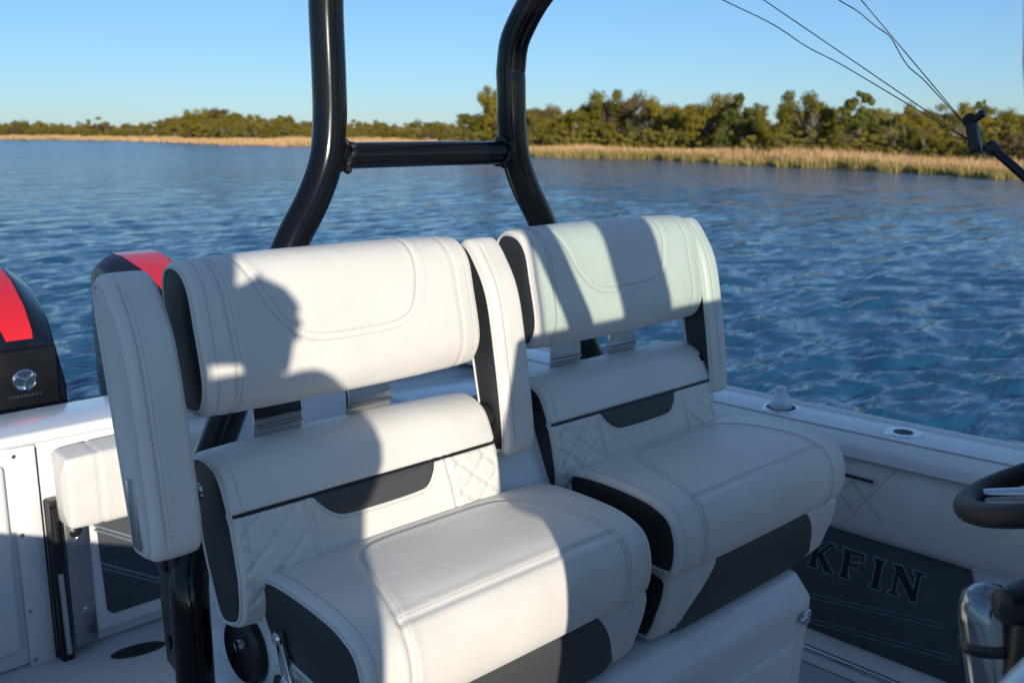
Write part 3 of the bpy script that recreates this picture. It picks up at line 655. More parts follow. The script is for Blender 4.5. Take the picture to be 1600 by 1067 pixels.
tube('strut', [(.878, YT - .062, .46), (.882, YT - .064, .16), (.884, YT - .064, .03)], .008, 'chrome', gate, 12)
tube('strut_sleeve', [(.878, YT - .062, .475), (.880, YT - .063, .28)], .0115, 'black_plastic', gate, 12)
# oval drain hatch in the sole
dh = lathe('deck_drain', [(.0, .003), (.05, .003), (.056, .0015), (.058, 0)], (0, 0, 0), 'rubber', None, (0, 0, 1), 28)
dh.scale = (1.35, .62, 1); dh.location = (1.055, 2.70, .001); dh.rotation_euler.z = R(-12); tag(dh, 'dark oval drain grate in the cockpit sole near the gate', 'drain')
# aft quarter box on the port side
ab = box('quarter_locker', (1.95, 2.45, 0), (2.46, YT, .60), 'gelcoat', boat, .02, 3)
box('locker_lid', (1.97, 2.46, .601), (2.44, 2.80, .618), 'gelcoat', ab, .006, 2)

# ================================================================== OUTBOARDS
def outboard(x):
    root = empty('outboard_engine', (0, 0, 0)); Y0 = 3.46
    st = [(0.0, .80, .050, .125, .62), (0.012, .845, .054, .142, .64), (.10, .915, .066, .158, .70), (.26, .985, .084, .168, .76), (.40, 1.020, .094, .170, .79), (.50, 1.025, .096, .166, .79), (.58, .995, .09, .150, .75), (.62, .90, .08, .125, .68)]
    v = []; f = []; n = 10
    for dy, zt, t, hw, zs in st:
        y = Y0 + dy
        v += [(x - hw * .90, y, .30), (x - hw, y, .52), (x - hw * 1.0, y, zs), (x - (hw + t) * .58, y, zt - .045), (x - t, y, zt), (x + t, y, zt), (x + (hw + t) * .58, y, zt - .045), (x + hw, y, zs), (x + hw, y, .52), (x + hw * .90, y, .30)]
    for i in range(len(st) - 1):
        for k in range(n - 1): a = i * n + k; f.append((a, a + 1, a + n + 1, a + n))
        f.append((i * n + n - 1, i * n, (i + 1) * n, (i + 1) * n + n - 1))
    f.append(tuple(range(n))); f.append(tuple((len(st) - 1) * n + k for k in range(n))[::-1])
    bm = bmesh.new(); vs = [bm.verts.new(p) for p in v]
    for q in f: bm.faces.new([vs[i] for i in q])
    bmesh.ops.recalc_face_normals(bm, faces=bm.faces)
    bmesh.ops.bevel(bm, geom=[e for e in bm.edges if len(e.link_faces) == 2 and e.calc_face_angle(0) > .35], offset=.009, segments=2, affect='EDGES', profile=.5)
    bmobj('cowl', bm, 'cowl', root, 28)
    # red stripe along the top of the cowl, sloping down at the front
    rv = []; rf = []
    for dy, zt, t, hw, zs in st[1:7]:
        for s in (-1, 1): rv.append((x + s * t * .86, Y0 + dy, zt + .0035))
    rv = [(x - .042, Y0 - .004, .825), (x + .042, Y0 - .004, .825)] + rv
    for i in range(len(rv) // 2 - 1): rf.append((2 * i, 2 * i + 1, 2 * i + 3, 2 * i + 2))
    pydata('red_stripe', rv, rf, 'red_paint', root, 40)
    fx = box('front_panel', (x - .112, Y0 - .016, .32), (x + .112, Y0 + .004, .795), 'cowl_lower', root, .012, 3)
    em = lathe('emblem', [(.038, 0), (.038, .005), (.033, .009), (.026, .006), (0, .007)], (x + .0, Y0 - .016, .69), 'chrome', fx, (0, -1, 0), 28)
    for a in range(3): 
        an = a * 2.094 + .5; tube('emblem_bar', [(x, Y0 - .026, .69), (x + .03 * math.cos(an), Y0 - .026, .69 + .03 * math.sin(an))], .005, 'chrome', fx, 8)
    for i in range(9): box('name_mark', (x - .055 + i * .012, Y0 - .0175, .634), (x - .055 + i * .012 + .008, Y0 - .0155, .641), 'chrome', fx, 0)
    pydata('cowl_seam', *tube_data([(x - .171, Y0 + .02, .50), (x - .173, Y0 + .3, .52), (x - .168, Y0 + .55, .50)], .003, 6), 'blackline', root, 50)
    box('cowl_latch', (x - .176, Y0 + .24, .47), (x - .166, Y0 + .32, .50), 'black_plastic', root, .003)
    for i in range(4): box('vent_slat', (x + .126 + i * .006, Y0 + .012 + i * .008, .56), (x + .129 + i * .006 , Y0 + .018 + i * .008, .615), 'brushed', root, 0)
    box('midsection', (x - .09, Y0 + .12, -.4), (x + .09, Y0 + .48, .31), 'cowl_lower', root, .03, 3)
    box('mount_bracket', (x - .11, Y0 - .10, -.05), (x + .11, Y0 + .13, .25), 'cowl_lower', root, .02, 2)
    prism('gear_case', [(Y0 + .16, -.4), (Y0 + .45, -.4), (Y0 + .42, -.85), (Y0 + .05, -.9), (Y0 + .02, -.84)], 'x', x - .04, x + .04, 'cowl_lower', root, .012)
    return root
e1 = outboard(1.045); tag(e1, 'black outboard engine with red stripe and chrome emblem at the left frame edge', 'outboard engine', 'outboard engines on the transom')
e2 = outboard(1.655); tag(e2, 'black outboard engine with red stripe mostly hidden behind the left seat', 'outboard engine', 'outboard engines on the transom')

# ================================================================== HELM SEATS
def make_seat(x0):
    """left seat at its measured place; parts parented to an empty at the seat's base"""
    root = empty('captain_chair', (x0, 1.2, .53))
    # --- headrest
    HP = [(1.437, 1.290), (1.412, 1.311), (1.372, 1.306), (1.345, 1.277), (1.331, 1.223), (1.315, 1.141), (1.328, 1.097), (1.352, 1.083), (1.393, 1.088), (1.427, 1.14), (1.440, 1.235)]
    h = Pad(HP, .645, 1.182, 8, 8)
    fz = lambda P, y, z: P.s_at(y, z)
    P0 = Pad(HP, .645, 1.182, 400, 8)
    front = {}
    def sf(z):      # arc length of the front face at height z
        j = np.where((P0.y < 1.385))[0]; return P0.sv[j[np.argmin(np.abs(P0.z[j] - z) + 0.0 * P0.y[j])]]
    top = P0.s_at(1.437, 1.29)
    sb = P0.s_at(1.393, 1.088)
    vL = [(.690, .004), (.690, P0.s_at(1.372, 1.306)), (.695, sf(1.25)), (.698, sf(1.17)), (.695, sf(1.11)), (.690, sb)]
    vR = [(1.135, .004), (1.135, P0.s_at(1.372, 1.306)), (1.138, sf(1.25)), (1.139, sf(1.17)), (1.137, sf(1.11)), (1.132, sb)]
    U = catmull([(.728, .004), (.732, P0.s_at(1.372, 1.306)), (.762, sf(1.245)), (.793, sf(1.205)), (.822, sf(1.187)), (.87, sf(1.181)), (.95, sf(1.181)), (1.000, sf(1.185)), (1.030, sf(1.20)), (1.047, sf(1.23)), (1.055, sf(1.275)), (1.057, P0.s_at(1.372, 1.306)), (1.055, .004)], 5)
    h = Pad(HP, .645, 1.182, 200, 150, .008, .0055, [(vL, .0022, .004, .0007), (vR, .0012, .004, .0004), (U, .0022, .004, .0008)])
    hb = h.body('headrest', 'vinyl', root); h.cap(-1, 'side_panel', 'charcoal', root); h.cap(1, 'side_panel', 'charcoal', root)
    ed = [(.664, .004), (.664, sf(1.2)), (.664, sb)]; er = [(1.163, .004), (1.163, sf(1.2)), (1.163, sb)]
    h.stitches([offs(vL, .005), offs(vL, -.005), vR, offs(U, .006), offs(U, -.006), ed, er], root)
    # --- stainless brackets between headrest and backrest
    for a, b in ((.757, .845), (.938, 1.029)):
        bk = prism('bracket', [(1.392, .98), (1.386, 1.05), (1.394, 1.12), (1.400, 1.12), (1.392, 1.05), (1.398, .98)], 'x', a, b, 'chrome', root, .0008, 1)
        tube('bracket_lip', [(a + .002, 1.3855, 1.035), (b - .002, 1.3855, 1.035)], .004, 'brushed', bk, 8)
    # --- backrest
    LP = [(1.412, .995), (1.392, 1.014), (1.352, 1.013), (1.322, .997), (1.303, .965), (1.293, .937), (1.282, .895), (1.272, .845), (1.272, .795), (1.290, .760), (1.345, .750), (1.376, .808), (1.402, .894)]
    Q0 = Pad(LP, .66, 1.197, 400, 8)
    def lf(z): j = np.where(Q0.y < 1.345)[0]; return Q0.sv[j[np.argmin(np.abs(Q0.z[j] - z))]]
    ss = lf(.937); bot = lf(.775)
    g = [([(.66, ss), (1.20, ss)], .006, .0035, .0006), ([(.784, ss), (.800, bot)], .0032, .004, .0012), ([(1.072, ss), (1.090, bot)], .0032, .004, .0012)]
    quilt = []
    for xa, xb in ((.672, .780), (1.082, 1.186)):
        for k in range(-2, 4):
            za = .937 - k * .052
            for sg in (1, -1):
                pts = []
                for u in np.linspace(0, 1, 12):
                    z = za - .085 * u if sg > 0 else za - .085 * (1 - u)
                    if .765 < z < .934: pts.append((xa + (xb - xa) * u, lf(z)))
                if len(pts) > 2: quilt.append(pts)
    g += [(q, .0026, .0042, .0005) for q in quilt]
    pk = catmull([(.795, ss), (.812, lf(.918)), (.830, lf(.902)), (.855, lf(.894)), (.93, lf(.8925)), (1.002, lf(.894)), (1.024, lf(.900)), (1.038, lf(.915)), (1.049, ss)], 5)
    g.append((pk, .0022, .0035, .0006))
    q = Pad(LP, .66, 1.197, 220, 170, .008, .006, g)
    q.body('backrest', 'vinyl', root); q.cap(-1, 'side_panel', 'charcoal', root); q.cap(1, 'side_panel', 'charcoal', root)
    tube('accent_line', [q.at(x, ss, .0008) for x in np.linspace(.664, 1.193, 40)], .0036, 'blackline', root, 8)
    # dark mesh pocket following the backrest surface
    pv = []; pf = []; N = 36; Mv = 8
    lo = [np.interp(x, pk[:, 0], pk[:, 1]) for x in np.linspace(.797, 1.047, N)]
    for i, x in enumerate(np.linspace(.797, 1.047, N)):
        for k in range(Mv): pv.append(q.at(x, ss + (lo[i] - ss) * (k / (Mv - 1)) , .0022 if 0 < k < Mv - 1 else .0008))
    for i in range(N - 1):
        for k in range(Mv - 1): a = i * Mv + k; pf.append((a, a + 1, a + Mv + 1, a + Mv))
    pydata('mesh_pocket', pv, pf, 'mesh_fabric', root, 180)
    ed = [(.678, .01), (.678, lf(.9)), (.678, bot)]; er = [(1.180, .01), (1.180, lf(.9)), (1.180, bot)]
    q.stitches([ed, er, offs(pk, .006 if offs(pk, .006)[20][1] > pk[20][1] else -.006), [(.790, ss + .01), (.806, bot)], [(1.066, ss + .01), (1.084, bot)]], root)
    # --- flip-up bolster cushion
    CP = [(1.300, .795), (1.297, .824), (1.268, .842), (1.20, .848), (1.11, .845), (1.055, .836), (1.015, .815), (.998, .775), (1.000, .722), (1.022, .700), (1.10, .705), (1.25, .728)]
    C0 = Pad(CP, .697, 1.307, 400, 8)
    def ct(y): j = np.where(C0.z > .80)[0]; return C0.sv[j[np.argmin(np.abs(C0.y[j] - y))]]
    cb = C0.s_at(1.022, .700); fs = C0.s_at(1.030, .826)
    V = catmull([(.772, cb), (.772, C0.s_at(.998, .775)), (.775, fs), (.800, ct(1.13)), (.823, ct(1.20)), (.850, ct(1.232)), (.90, ct(1.243)), (1.0, ct(1.244)), (1.09, ct(1.243)), (1.15, ct(1.232)), (1.182, ct(1.19)), (1.205, ct(1.12)), (1.221, fs), (1.224, C0.s_at(.998, .775)), (1.224, cb)], 5)
    H = [(.776, fs), (1.22, fs)]
    c = Pad(CP, .697, 1.292, 200, 160, .010, .005, [(V, .0028, .0045, .0012), (H, .0028, .0045, .0014)], .11, 1.27)
    c.body('seat_cushion', 'vinyl', root); c.cap(-1, 'side_panel', 'charcoal', root, .004); c.cap(1, 'side_panel', 'charcoal', root, .004)
    el = [(.714, ct(1.27)), (.714, fs), (.714, cb)]; er = [(1.276, ct(1.27)), (1.276, fs), (1.276, cb)]
    c.stitches([offs(V, .006), offs(V, -.006), offs(H, -.006), el, er], root)
    # --- folded lower cushion with dark centre and white wings
    WP = [(1.28, .68), (1.15, .700), (1.06, .700), (1.030, .685), (1.030, .650), (1.045, .600), (1.066, .552), (1.10, .540), (1.27, .545)]
    wpad = Pad(WP, .705, 1.330, 110, 100, .012, .005, [([(.765, 0), (.765, .45)], .002, .004, .001), ([(1.272, 0), (1.272, .45)], .002, .004, .001)])
    wpad.body('lower_cushion', 'vinyl', root); wpad.cap(-1, 'side_panel', 'charcoal', root, .004); wpad.cap(1, 'side_panel', 'charcoal', root, .004)
    W0 = wpad; v = []; f = []; K = 24; sa, sb2 = W0.s_at(1.034, .692), W0.s_at(1.075, .546)
    for i in range(K):
        t = i / (K - 1); s_ = sa + (sb2 - sa) * t; ins = .155 - .10 * t ** .7
        for k in range(21): x = .705 + ins + (.625 - 2 * ins) * k / 20; v.append(W0.at(x, s_, .0035 if 0 < k < 20 else .0005))
    for i in range(K - 1):
        for k in range(20): a = i * 21 + k; f.append((a, a + 1, a + 22, a + 21))
    pydata('dark_insert', v, f, 'mesh_fabric', root, 180)
    for s in (-1, 1):
        x = .685 if s < 0 else 1.338
        hg = prism('hinge_link', [(1.212, .775), (1.224, .768), (1.208, .70), (1.192, .615), (1.174, .615), (1.182, .70)], 'x', x - .004, x + .004, 'chrome', root, .0015)
        for y_, z_ in ((1.213, .765), (1.195, .70), (1.184, .628)):
            lathe('hinge_pin', [(.0105, 0), (.0105, .004), (.007, .008), (0, .0085)], (x + s * .003, y_, z_), 'chrome', hg, (s, 0, 0), 16)
    return root
seat = make_seat(.93)
tag(seat, 'left white captain chair, sunlit with the photographer shadow across it', 'chair', 'helm chairs')
seat2 = copy_tree(seat); seat2.location.x += .688
tag(seat2, 'right white captain chair, mostly shaded, striped light on its headrest', 'chair', 'helm chairs')

# ---- flipped-up armrests
def armrest(x, inner, wd=.076):
    root = empty('armrest', (x + .036, 1.32, .90))
    AP = [(1.300, .905), (1.283, .915), (1.283, .96), (1.300, 1.08), (1.325, 1.205), (1.362, 1.272), (1.390, 1.300), (1.412, 1.296), (1.420, 1.265), (1.392, 1.12), (1.355, .94), (1.340, .905)]
    A0 = Pad(AP, x, x + wd, 300, 8); j = np.where(A0.y + .2 * (1.1 - A0.z) < 1.36)[0]
    def af(z): return A0.sv[j[np.argmin(np.abs(A0.z[j] - z))]]
    sx = x + .022 if inner > 0 else x + .022
    line = [(sx, af(.93)), (sx, af(1.1)), (sx, af(1.2)), (sx, af(1.29))]
    a = Pad(AP, x, x + wd, 150, 26, .010, .003, [(line, .0018, .003, .0005)])
    a.body('pad', 'vinyl', root); a.cap(-1, 'side_panel', 'charcoal' if inner < 0 else 'vinyl', root, .003); a.cap(1, 'side_panel', 'charcoal' if inner > 0 else 'vinyl', root, .003)
    a.stitches([offs(line, .004), offs(line, -.004)], root)
    lathe('pivot_disc', [(.026, 0), (.026, .010), (.020, .014), (0, .014)], (x + (.078 if inner > 0 else -.002), 1.335, .975), 'black_plastic', root, (inner, 0, 0), 24)
    lathe('pivot_cap', [(.013, 0), (.013, .006), (0, .008)], (x + (.094 if inner > 0 else -.018), 1.335, .975), 'chrome', root, (inner, 0, 0), 18)
    return root, a
ar, _ = armrest(.532, 1); tag(ar, 'white armrest folded upright left of the left seat', 'armrest', 'folded armrests')
pl = prism('label_plate', [(1.312, .918), (1.336, .918), (1.345, 1.018), (1.322, 1.022)], 'x', .5265, .5325, 'brushed', ar, .002)
ar2, _ = armrest(1.216, -1); tag(ar2, 'dark sided white armrest folded upright between the two seats', 'armrest', 'folded armrests')
ar3, _ = armrest(1.876, -1, .058); tag(ar3, 'white armrest folded upright right of the right seat', 'armrest', 'folded armrests')

# ---- seat pedestal and tackle station behind it
ped = empty('seat_pedestal', (1.3, 1.2, 0), 'white fibreglass pedestal box carrying both helm seats', 'seat base')
prism('cabinet', [(1.045, 0), (1.022, .40), (1.012, .485), (1.055, .534), (1.72, .534), (1.72, 0)], 'x', .735, 1.905, 'gelcoat', ped, .014, 4)
prism('back_column', [(1.28, .52), (1.285, .80), (1.36, .98), (1.44, .98), (1.46, .52)], 'x', .725, 1.86, 'gelcoat', ped, .02, 3)
box('dark_gap_block', (1.215, 1.345, .60), (1.335, 1.40, 1.0), 'black_plastic', ped, .006)  # added dark block so the gap between the seats reads dark
lt = box('latch', (1.862, 1.003, .430), (1.890, 1.018, .462), 'chrome', ped, .005, 3)
lathe('latch_button', [(.012, 0), (.012, .008), (.008, .013), (0, .013)], (1.860, 1.010, .446), 'chrome', lt, (0, -1, 0), 18)
box('front_door', (1.38, 1.007, .06), (1.83, 1.03, .40), 'gelcoat', ped, .006, 3)
box('counter', (.74, 1.47, .80), (1.80, 1.80, .83), 'gelcoat', ped, .012, 3)
box('tackle_cabinet', (.78, 1.45, .53), (1.76, 1.75, .80), 'gelcoat', ped, .01, 3)
lathe('speaker_bezel', [(.0, .012), (.042, .012), (.052, .016), (.060, .010), (.062, 0)], (.722, 1.385, .665), 'black_plastic', ped, (-1, 0, 0), 28)
lathe('speaker_cap', [(.012, 0), (.010, .010), (0, .012)], (.708, 1.378, .68), 'chrome', ped, (-1, 0, 0), 16)
bb = empty('bait_board', (.75, 1.74, .80), 'pale board with ruler marks jutting out behind the left armrest', 'board')
prism('board', [(1.69, .80), (1.69, .905), (1.72, .925), (1.80, .925), (1.80, .80)], 'x', .738, .752, 'gelcoat', bb, .002)
for i in range(6): box('ruler_mark', (.7374, 1.70, .82 + i * .016), (.7384, 1.715 if i % 2 else 1.722, .8215 + i * .016), 'blackline', bb, 0)

# ================================================================== HARDTOP FRAME
ht = empty('tower_frame', (CX, 1.5, 0), 'glossy black tube frame of the tower standing behind the seats', 'tube frame')
def leg(side, zb):
    X = lambda x: x if side < 0 else mir(x)
    p = [(X(.655), 1.44, .0), (X(.655), 1.44, .35), (X(.655), 1.445, .70), (X(.672), 1.47, .80), (X(.735), 1.54, .90), (X(.80), 1.568, 1.0), (X(.875), 1.57, 1.155), (X(.945), 1.57, 1.295), (X(1.000), 1.57, 1.38), (X(1.032), 1.57, 1.45), (X(1.043), 1.57, 1.52), (X(1.045), 1.57, 1.60)]
    p += [(X(1.045), 1.57, zb), (X(1.040), 1.555, zb + .07), (X(1.01), 1.49, zb + .17), (X(.95), 1.36, zb + .26), (X(.9), 1.2, 2.0)] if side > 0 else [(1.045, 1.57, zb), (1.045, 1.55, zb + .08), (1.04, 1.46, zb + .18), (1.03, 1.3, 2.0)]
    return tube('leg', p, .0315, 'black_tube', ht, 20, False, 6)
leg(-1, 1.74); leg(1, 1.635)
cb_ = tube('crossbar', [(1.05, 1.57, 1.457), (1.274, 1.57, 1.458), (1.498, 1.57, 1.457)], .0245, 'black_tube', ht, 18)
for x, s in ((1.072, 1), (1.476, -1)):
    ring = [(x + .007 * math.sin(3 * a), 1.57 + (.0265 + .0025 * math.sin(11 * a)) * math.cos(a), 1.4575 + (.0265 + .0025 * math.sin(11 * a)) * math.sin(a)) for a in np.linspace(0, 2 * math.pi, 64, endpoint=False)]
    tube('weld', ring, .0062, 'weld', ht, 8, True)
for s in (-1, 1):
    x = .655 if s < 0 else mir(.655)
    lathe('foot_flange', [(.06, 0), (.06, .012), (.045, .018), (.034, .018)], (x, 1.44, .0), 'black_plastic', ht, (0, 0, 1), 24)
pt = prism('side_plate', [(1.462, .60), (1.52, .62), (1.535, .85), (1.515, .87), (1.462, .86)], 'x', .640, .652, 'black_plastic', ht, .003)
for z in (.66, .80): lathe('plate_bolt', [(.012, 0), (.012, .004), (.006, .006), (0, .006)], (.6395, 1.50, z), 'black_plastic', pt, (-1, 0, 0), 16)
top = [(1.03, 1.3, 2.0), (.80, .9, 2.01), (.70, .4, 2.01), (.72, -.1, 2.0), (.85, -.45, 1.98), (1.274, -.55, 1.98), (mir(.85), -.45, 1.98), (mir(.72), -.1, 2.0), (mir(.70), .4, 2.01), (mir(.80), .9, 2.01), (mir(.9), 1.2, 2.0)]
tube('top_rail', top, .028, 'black_tube', ht, 16, False, 6)
tube('top_crossbar', [(.72, .236, 2.01), (mir(.72), .236, 2.01)], .022, 'black_tube', ht, 14); tube('top_crossbar', [(.80, .9, 2.012), (mir(.80), .9, 2.012)], .022, 'black_tube', ht, 14)
tube('front_leg', [(.95, .236, 1.08), (.845, .236, 1.36), (.750, .236, 1.55), (.708, .236, 1.72), (.72, .236, 1.99)], .031, 'black_tube', ht, 16)
tube('front_leg', [(mir(.95), .236, 1.08), (mir(.845), .236, 1.36), (mir(.750), .236, 1.55), (mir(.708), .236, 1.72), (mir(.72), .236, 1.99)], .031, 'black_tube', ht, 16)

# ================================================================== HELM CONSOLE
con = empty('helm_console', (CX, 0, 0), 'helm console with black dash beside the photographer, just right of the view', 'console')
prism('console_body', [(.65, .245), (mir(.65), .245), (mir(.56), .08), (mir(.56), -.95), (2.0, -1.25), (.55, -1.25), (.56, -.95), (.56, .08)], 'z', 0, 1.10, 'gelcoat', con, .03, 3)
prism('dash_hood', [(.185, 1.08), (.16, 1.20), (.075, 1.402), (-.16, 1.455), (-.45, 1.40), (-.95, 1.1)], 'x', .56, mir(.56), 'gelcoat', con, .015, 3)
prism('instrument_panel', [(.205, 1.10), (.18, 1.20), (.10, 1.37), (.08, 1.36), (.16, 1.10)], 'x', .95, 1.6, 'black_plastic', con, .008, 3)
ws = prism('windshield', [(-.15, 1.45), (-.13, 1.45), (-.03, 1.93), (-.05, 1.93)], 'x', .52, mir(.52), 'tinted_glass', con)
prism('windshield_post', [(.755, 1.44), (.911, 1.44), (.765, 1.93), (.605, 1.93)], 'y', -.19, -.15, 'black_tube', con, .01)
prism('windshield_post', [(mir(.755), 1.44), (mir(.911), 1.44), (mir(.765), 1.93), (mir(.605), 1.93)], 'y', -.19, -.15, 'black_tube', con, .01)
box('helm_pod', (1.035, .235, .62), (1.55, .355, 1.02), 'black_plastic', con, .03, 4)

# steering wheel: small padded rim, three polished spokes, seen at the right edge
swc = Vector((1.285, .302, 1.108)); nrm = Vector((.0, .40, .92)).normalized()
sw = empty('steering_wheel', swc, 'black padded steering wheel with metal spokes at the right edge', 'steering wheel')
u_ = Vector((1, 0, 0)); v_ = nrm.cross(u_).normalized(); u_ = v_.cross(nrm)
tube('rim', [swc + (u_ * math.cos(a) + v_ * math.sin(a)) * .175 for a in np.linspace(0, 2 * math.pi, 72, endpoint=False)], .0145, 'rubber', sw, 16, True)
for a in (R(-28), R(92), R(212)): 
    d = u_ * math.cos(a) + v_ * math.sin(a); tube('spoke', [swc - nrm * .02, swc + d * .09 - nrm * .012, swc + d * .178], [.012, .010, .008], 'chrome', sw, 10)
a = R(165); d = u_ * math.cos(a) + v_ * math.sin(a); tube('spoke', [swc - nrm * .02, swc + d * .09 - nrm * .012, swc + d * .178], [.012, .010, .008], 'dark_chrome', sw, 10)
lathe('hub', [(.045, -.03), (.045, .005), (.03, .015), (0, .017)], swc - nrm * .02, 'black_plastic', sw, nrm)
tube('column', [swc - nrm * .03, swc - nrm * .16 + Vector((0, -.06, 0))], .03, 'black_plastic', sw, 16)
# engine control: polished binnacle with a dark lever
ctl = empty('throttle_control', (.95, .36, .80), 'polished chrome throttle control below the steering wheel at the right edge', 'throttle')
lathe('binnacle', [(.032, -.10), (.033, .02), (.031, .036), (.025, .048), (.013, .055), (0, .057)], (1.020, .335, .985), 'dark_chrome', ctl, (.05, .25, 1))
lathe('binnacle_ring', [(.033, 0), (.036, .004), (.036, .010), (.033, .014)], (1.020, .332, .972), 'black_plastic', ctl, (.05, .25, 1))
tube('lever', [(1.0, .285, .80), (1.002, .288, .95), (1.005, .292, 1.045)], [.026, .028, .024], 'black_plastic', ctl, 14)
lathe('lever_grip', [(0, -.05), (.018, -.044), (.024, 0), (.018, .044), (0, .05)], (1.012, .292, 1.045), 'black_plastic', ctl, (1, -.6, .1))

# ================================================================== SMALL THINGS
# water bottle in the gunwale cup holder
zb = sheer(1.49) - .098
bt = empty('water_bottle', (XC - .004, 1.495, zb), 'clear plastic water bottle standing in the gunwale cup holder', 'bottle')
lathe('bottle_shell', [(.0, 0), (.030, .001), (.032, .006), (.032, .05), (.0312, .055), (.032, .06), (.0322, .100), (.0315, .112), (.028, .126), (.021, .138), (.0145, .146), (.0125, .150)], (XC - .004, 1.495, zb + .0005), 'clear_plastic', bt, n=26)
lathe('water_fill', [(0, .003), (.0295, .003), (.0295, .104), (0, .104)], (XC - .004, 1.495, zb), 'blue_liquid', bt, n=24)
lathe('cap', [(.0145, .148), (.0145, .161), (.0135, .163), (0, .163)], (XC - .004, 1.495, zb), mat('cap_plastic', (.6, .66, .72), .4).name, bt, n=22)
# outrigger pole in the port gunwale with its line clip and halyards
K_ = Vector((2.40, .955, 1.503)); Bq = Vector((2.52, .02, .705))
og = empty('outrigger_pole', Bq, 'black outrigger pole with a line clip rising over the water at the right', 'outrigger')
dirp = (K_ - Bq).normalized()
tube('pole', [Bq, Bq + (K_ - Bq) * .5, K_ - dirp * .05], [.017, .013, .010], 'black_tube', og, 14)
lathe('socket', [(.03, -.02), (.03, .10), (.022, .13), (.020, .16)], Bq, 'black_plastic', og, dirp, 20)
lathe('ferrule', [(.012, 0), (.015, .004), (.015, .026), (.012, .03)], K_ - dirp * .075, 'black_plastic', og, dirp, 18)
bm = bmesh.new(); box_bm(bm, (-.015, -.012, -.052), (.015, .012, .022), .007, 3, Matrix.Translation(K_) @ rot_to((.0, .25, 1))); bmobj('clip_body', bm, 'black_plastic', og, 40)
lathe('pulley', [(.0, -.012), (.016, -.012), (.011, 0), (.016, .012), (0, .012)], K_ + Vector((.003, .010, .024)), 'black_plastic', og, (1, .4, .1), 20)
tube('clip_lever', [K_ + Vector((0, -.002, .026)), K_ + Vector((.0, -.016, .038)), K_ + Vector((.0, -.024, .040))], [.008, .010, .009], 'black_plastic', og, 10)
P1 = Vector((2.09, 1.65, 2.0)); P2 = Vector((2.056, 1.287, 2.0))
tube('spreader_arm', [(mir(.80), .9, 2.01), (1.95, 1.4, 2.01), P1], .010, 'black_tube', ht, 10); tube('spreader_arm', [(mir(.80), .9, 2.01), P2], .010, 'black_tube', ht, 10)
def halyard(name, A, B, wob, lab):
    pts = []; sd = (B - A).cross(Vector((1, 0, 0))).normalized()
    for t in np.linspace(0, 1, 60): pts.append(A + (B - A) * t + sd * sum(a * math.exp(-((t - c) / w_) ** 2) for c, a, w_ in wob))
    o = tube(name, pts, .0013, 'cord', None, 6); tag(o, lab, 'line', 'outrigger lines')
S1 = K_ + Vector((-.004, -.01, -.03)); S2 = K_ + Vector((-.006, .012, .012))
halyard('halyard_line', S1, P1, [], 'taut dark line from the clip, lower of the long pair')
halyard('halyard_line', S1 + Vector((.002, .002, 0)), P1 + Vector((.01, .115, .0)), [(.72, .014, .12), (.45, .006, .06)], 'slack dark line sagging below the long taut line')
halyard('halyard_line', S2, P2, [], 'taut dark line rising steeply from the clip')
halyard('halyard_line', S2 + Vector((.002, .002, 0)), P2 + Vector((.002, .045, 0)), [(.62, .018, .07), (.40, -.010, .05), (.28, .005, .04)], 'kinked dark line twisted round the steep line')

# ================================================================== PHOTOGRAPHER (behind the lens; casts the shadow on the left seat)
per = empty('person', (-.06, -.1, 0), 'person in dark jacket sitting on the gunwale, left arm raised, photographing', 'person')
GROW = 1.0
def skinned(name, J, E, m, parent, sub=2):
    me = bpy.data.meshes.new(name); names = list(J); me.from_pydata([J[k][0] for k in names], [(names.index(a), names.index(b)) for a, b in E], [])
    o = bpy.data.objects.new(name, me); COL.objects.link(o); sk = o.modifiers.new('skin', 'SKIN'); sk.use_smooth_shade = True
    for i, k in enumerate(names):
        r_ = J[k][1]; r_ = tuple(q * GROW for q in r_) if isinstance(r_, tuple) else r_ * GROW; me.skin_vertices[0].data[i].radius = r_ if isinstance(r_, tuple) else (r_, r_); me.skin_vertices[0].data[i].use_root = (i == 0)
    sb_ = o.modifiers.new('sub', 'SUBSURF'); sb_.levels = sub; sb_.render_levels = sub
    dg = bpy.context.evaluated_depsgraph_get(); dg.update(); ev = o.evaluated_get(dg); m2 = bpy.data.meshes.new_from_object(ev); bpy.data.objects.remove(o)
    m2.materials.clear(); return link(name, m2, m, parent, 180)
J = {'pelvis': ((-.15, -.15, .80), (.15, .12)), 'belly': ((-.155, -.155, .96), (.15, .12)), 'chest': ((-.165, -.165, 1.18), (.19, .14)), 'collar': ((-.17, -.17, 1.40), (.17, .13)), 'neck': ((-.20, -.165, 1.48), .08),
     'shR': ((-.05, -.225, 1.385), .10), 'elR': ((.052, -.17, 1.26), .080), 'foR': ((-.008, -.135, 1.37), .076), 'wrR': ((-.040, -.09, 1.455), .064),
     'shL': ((-.29, -.10, 1.40), .10), 'elL': ((-.25, -.015, 1.635), .078), 'wrL': ((-.070, -.045, 1.612), .066),
     'hipR': ((-.02, -.19, .79), .09), 'knR': ((.33, -.05, .60), .068), 'anR': ((.28, -.08, .10), .045), 'toR': ((.42, .0, .05), .04),
     'hipL': ((-.10, -.03, .79), .09), 'knL': ((.26, .22, .60), .068), 'anL': ((.22, .20, .10), .045), 'toL': ((.34, .30, .05), .04)}
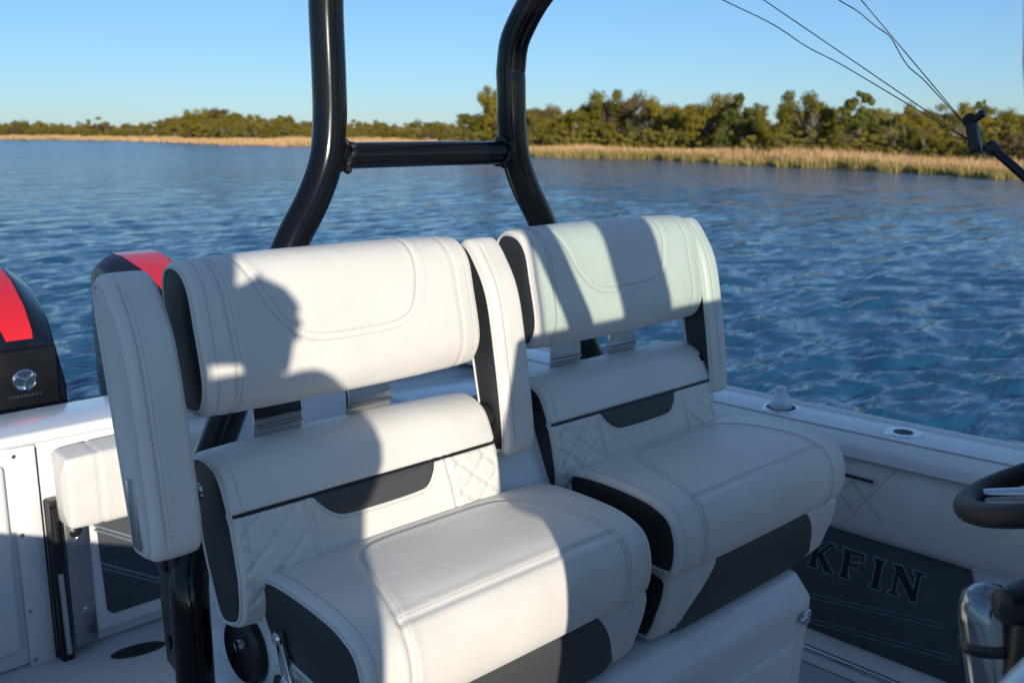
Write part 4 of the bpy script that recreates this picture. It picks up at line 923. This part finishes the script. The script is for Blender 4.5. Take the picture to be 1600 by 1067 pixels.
E_ = [('pelvis', 'belly'), ('belly', 'chest'), ('chest', 'collar'), ('collar', 'neck'), ('chest', 'shR'), ('shR', 'elR'), ('elR', 'foR'), ('foR', 'wrR'), ('chest', 'shL'), ('shL', 'elL'), ('elL', 'wrL'), ('pelvis', 'hipR'), ('hipR', 'knR'), ('knR', 'anR'), ('anR', 'toR'), ('pelvis', 'hipL'), ('hipL', 'knL'), ('knL', 'anL'), ('anL', 'toL')]
GROW = 1.22; skinned('body', J, E_, 'cloth', per)
hd = skinned('head', {'crown': ((-.270, -.135, 1.665), .072), 'mid': ((-.265, -.13, 1.60), .092), 'jaw': ((-.240, -.11, 1.51), .06), 'neck': ((-.225, -.15, 1.42), .052)}, [('crown', 'mid'), ('mid', 'jaw'), ('jaw', 'neck')], 'skin', per)
skinned('hair', {'a': ((-.28, -.145, 1.685), .085), 'b': ((-.30, -.165, 1.60), .095), 'c': ((-.295, -.165, 1.51), .07)}, [('a', 'b'), ('b', 'c')], 'hair', per)
GROW = 1.0
def hand(base, d, side):
    d = Vector(d).normalized(); s = Vector(side).normalized(); n = d.cross(s)
    JJ = {'w': (tuple(base), .026), 'p': (tuple(base + d * .06), (.034, .016))}; EE = [('w', 'p')]
    for i, (o_, l) in enumerate(((-.028, .062), (-.009, .070), (.010, .066), (.028, .052))):
        k0 = base + d * .075 + s * o_; k1 = k0 + d * l * .5 + n * .006; k2 = k1 + d * l * .3 + n * .022
        JJ['a%d' % i] = (tuple(k0), .0095); JJ['b%d' % i] = (tuple(k1), .0088); JJ['c%d' % i] = (tuple(k2), .0078); EE += [('p', 'a%d' % i), ('a%d' % i, 'b%d' % i), ('b%d' % i, 'c%d' % i)]
    t0 = base + d * .025 - s * .034; t1 = t0 + d * .03 - s * .014 + n * .012
    JJ['t0'] = (tuple(t0), .011); JJ['t1'] = (tuple(t1), .0095); EE += [('w', 't0'), ('t0', 't1')]
    return skinned('hand', JJ, EE, 'skin', per, 2)
hand(Vector((-.030, -.088, 1.43)), (-.12, .15, 1), (.7, -.7, 0)); hand(Vector((-.070, -.045, 1.612)), (.7, -.5, -.8), (.2, -.3, 1))
for nm, c_, r_ in (('nose', (-.19, -.045, 1.58), .015), ('ear', (-.20, -.195, 1.585), .02), ('ear', (-.335, -.07, 1.585), .02)):
    bm = bmesh.new(); bmesh.ops.create_uvsphere(bm, u_segments=10, v_segments=8, radius=r_, matrix=Matrix.Translation(c_)); bmobj(nm, bm, 'skin', per, 180)
hc = empty('handheld_camera', (-.06, -.065, 1.46), 'black camera held out in front by the photographer', 'camera')
bm = bmesh.new(); box_bm(bm, (-.060, -.030, -.03), (.074, .030, .085), .012, 3, Matrix.Translation((-.068, -.045, 1.505)) @ Matrix.Rotation(-TH, 4, 'Z')); bmobj('camera_body', bm, 'black_plastic', hc, 40)
lathe('lens_barrel', [(.033, -.035), (.033, .02), (.031, .024), (.028, .024)], (-.03, -.031, 1.50), 'black_plastic', hc, (math.sin(TH), math.cos(TH), 0), 24)
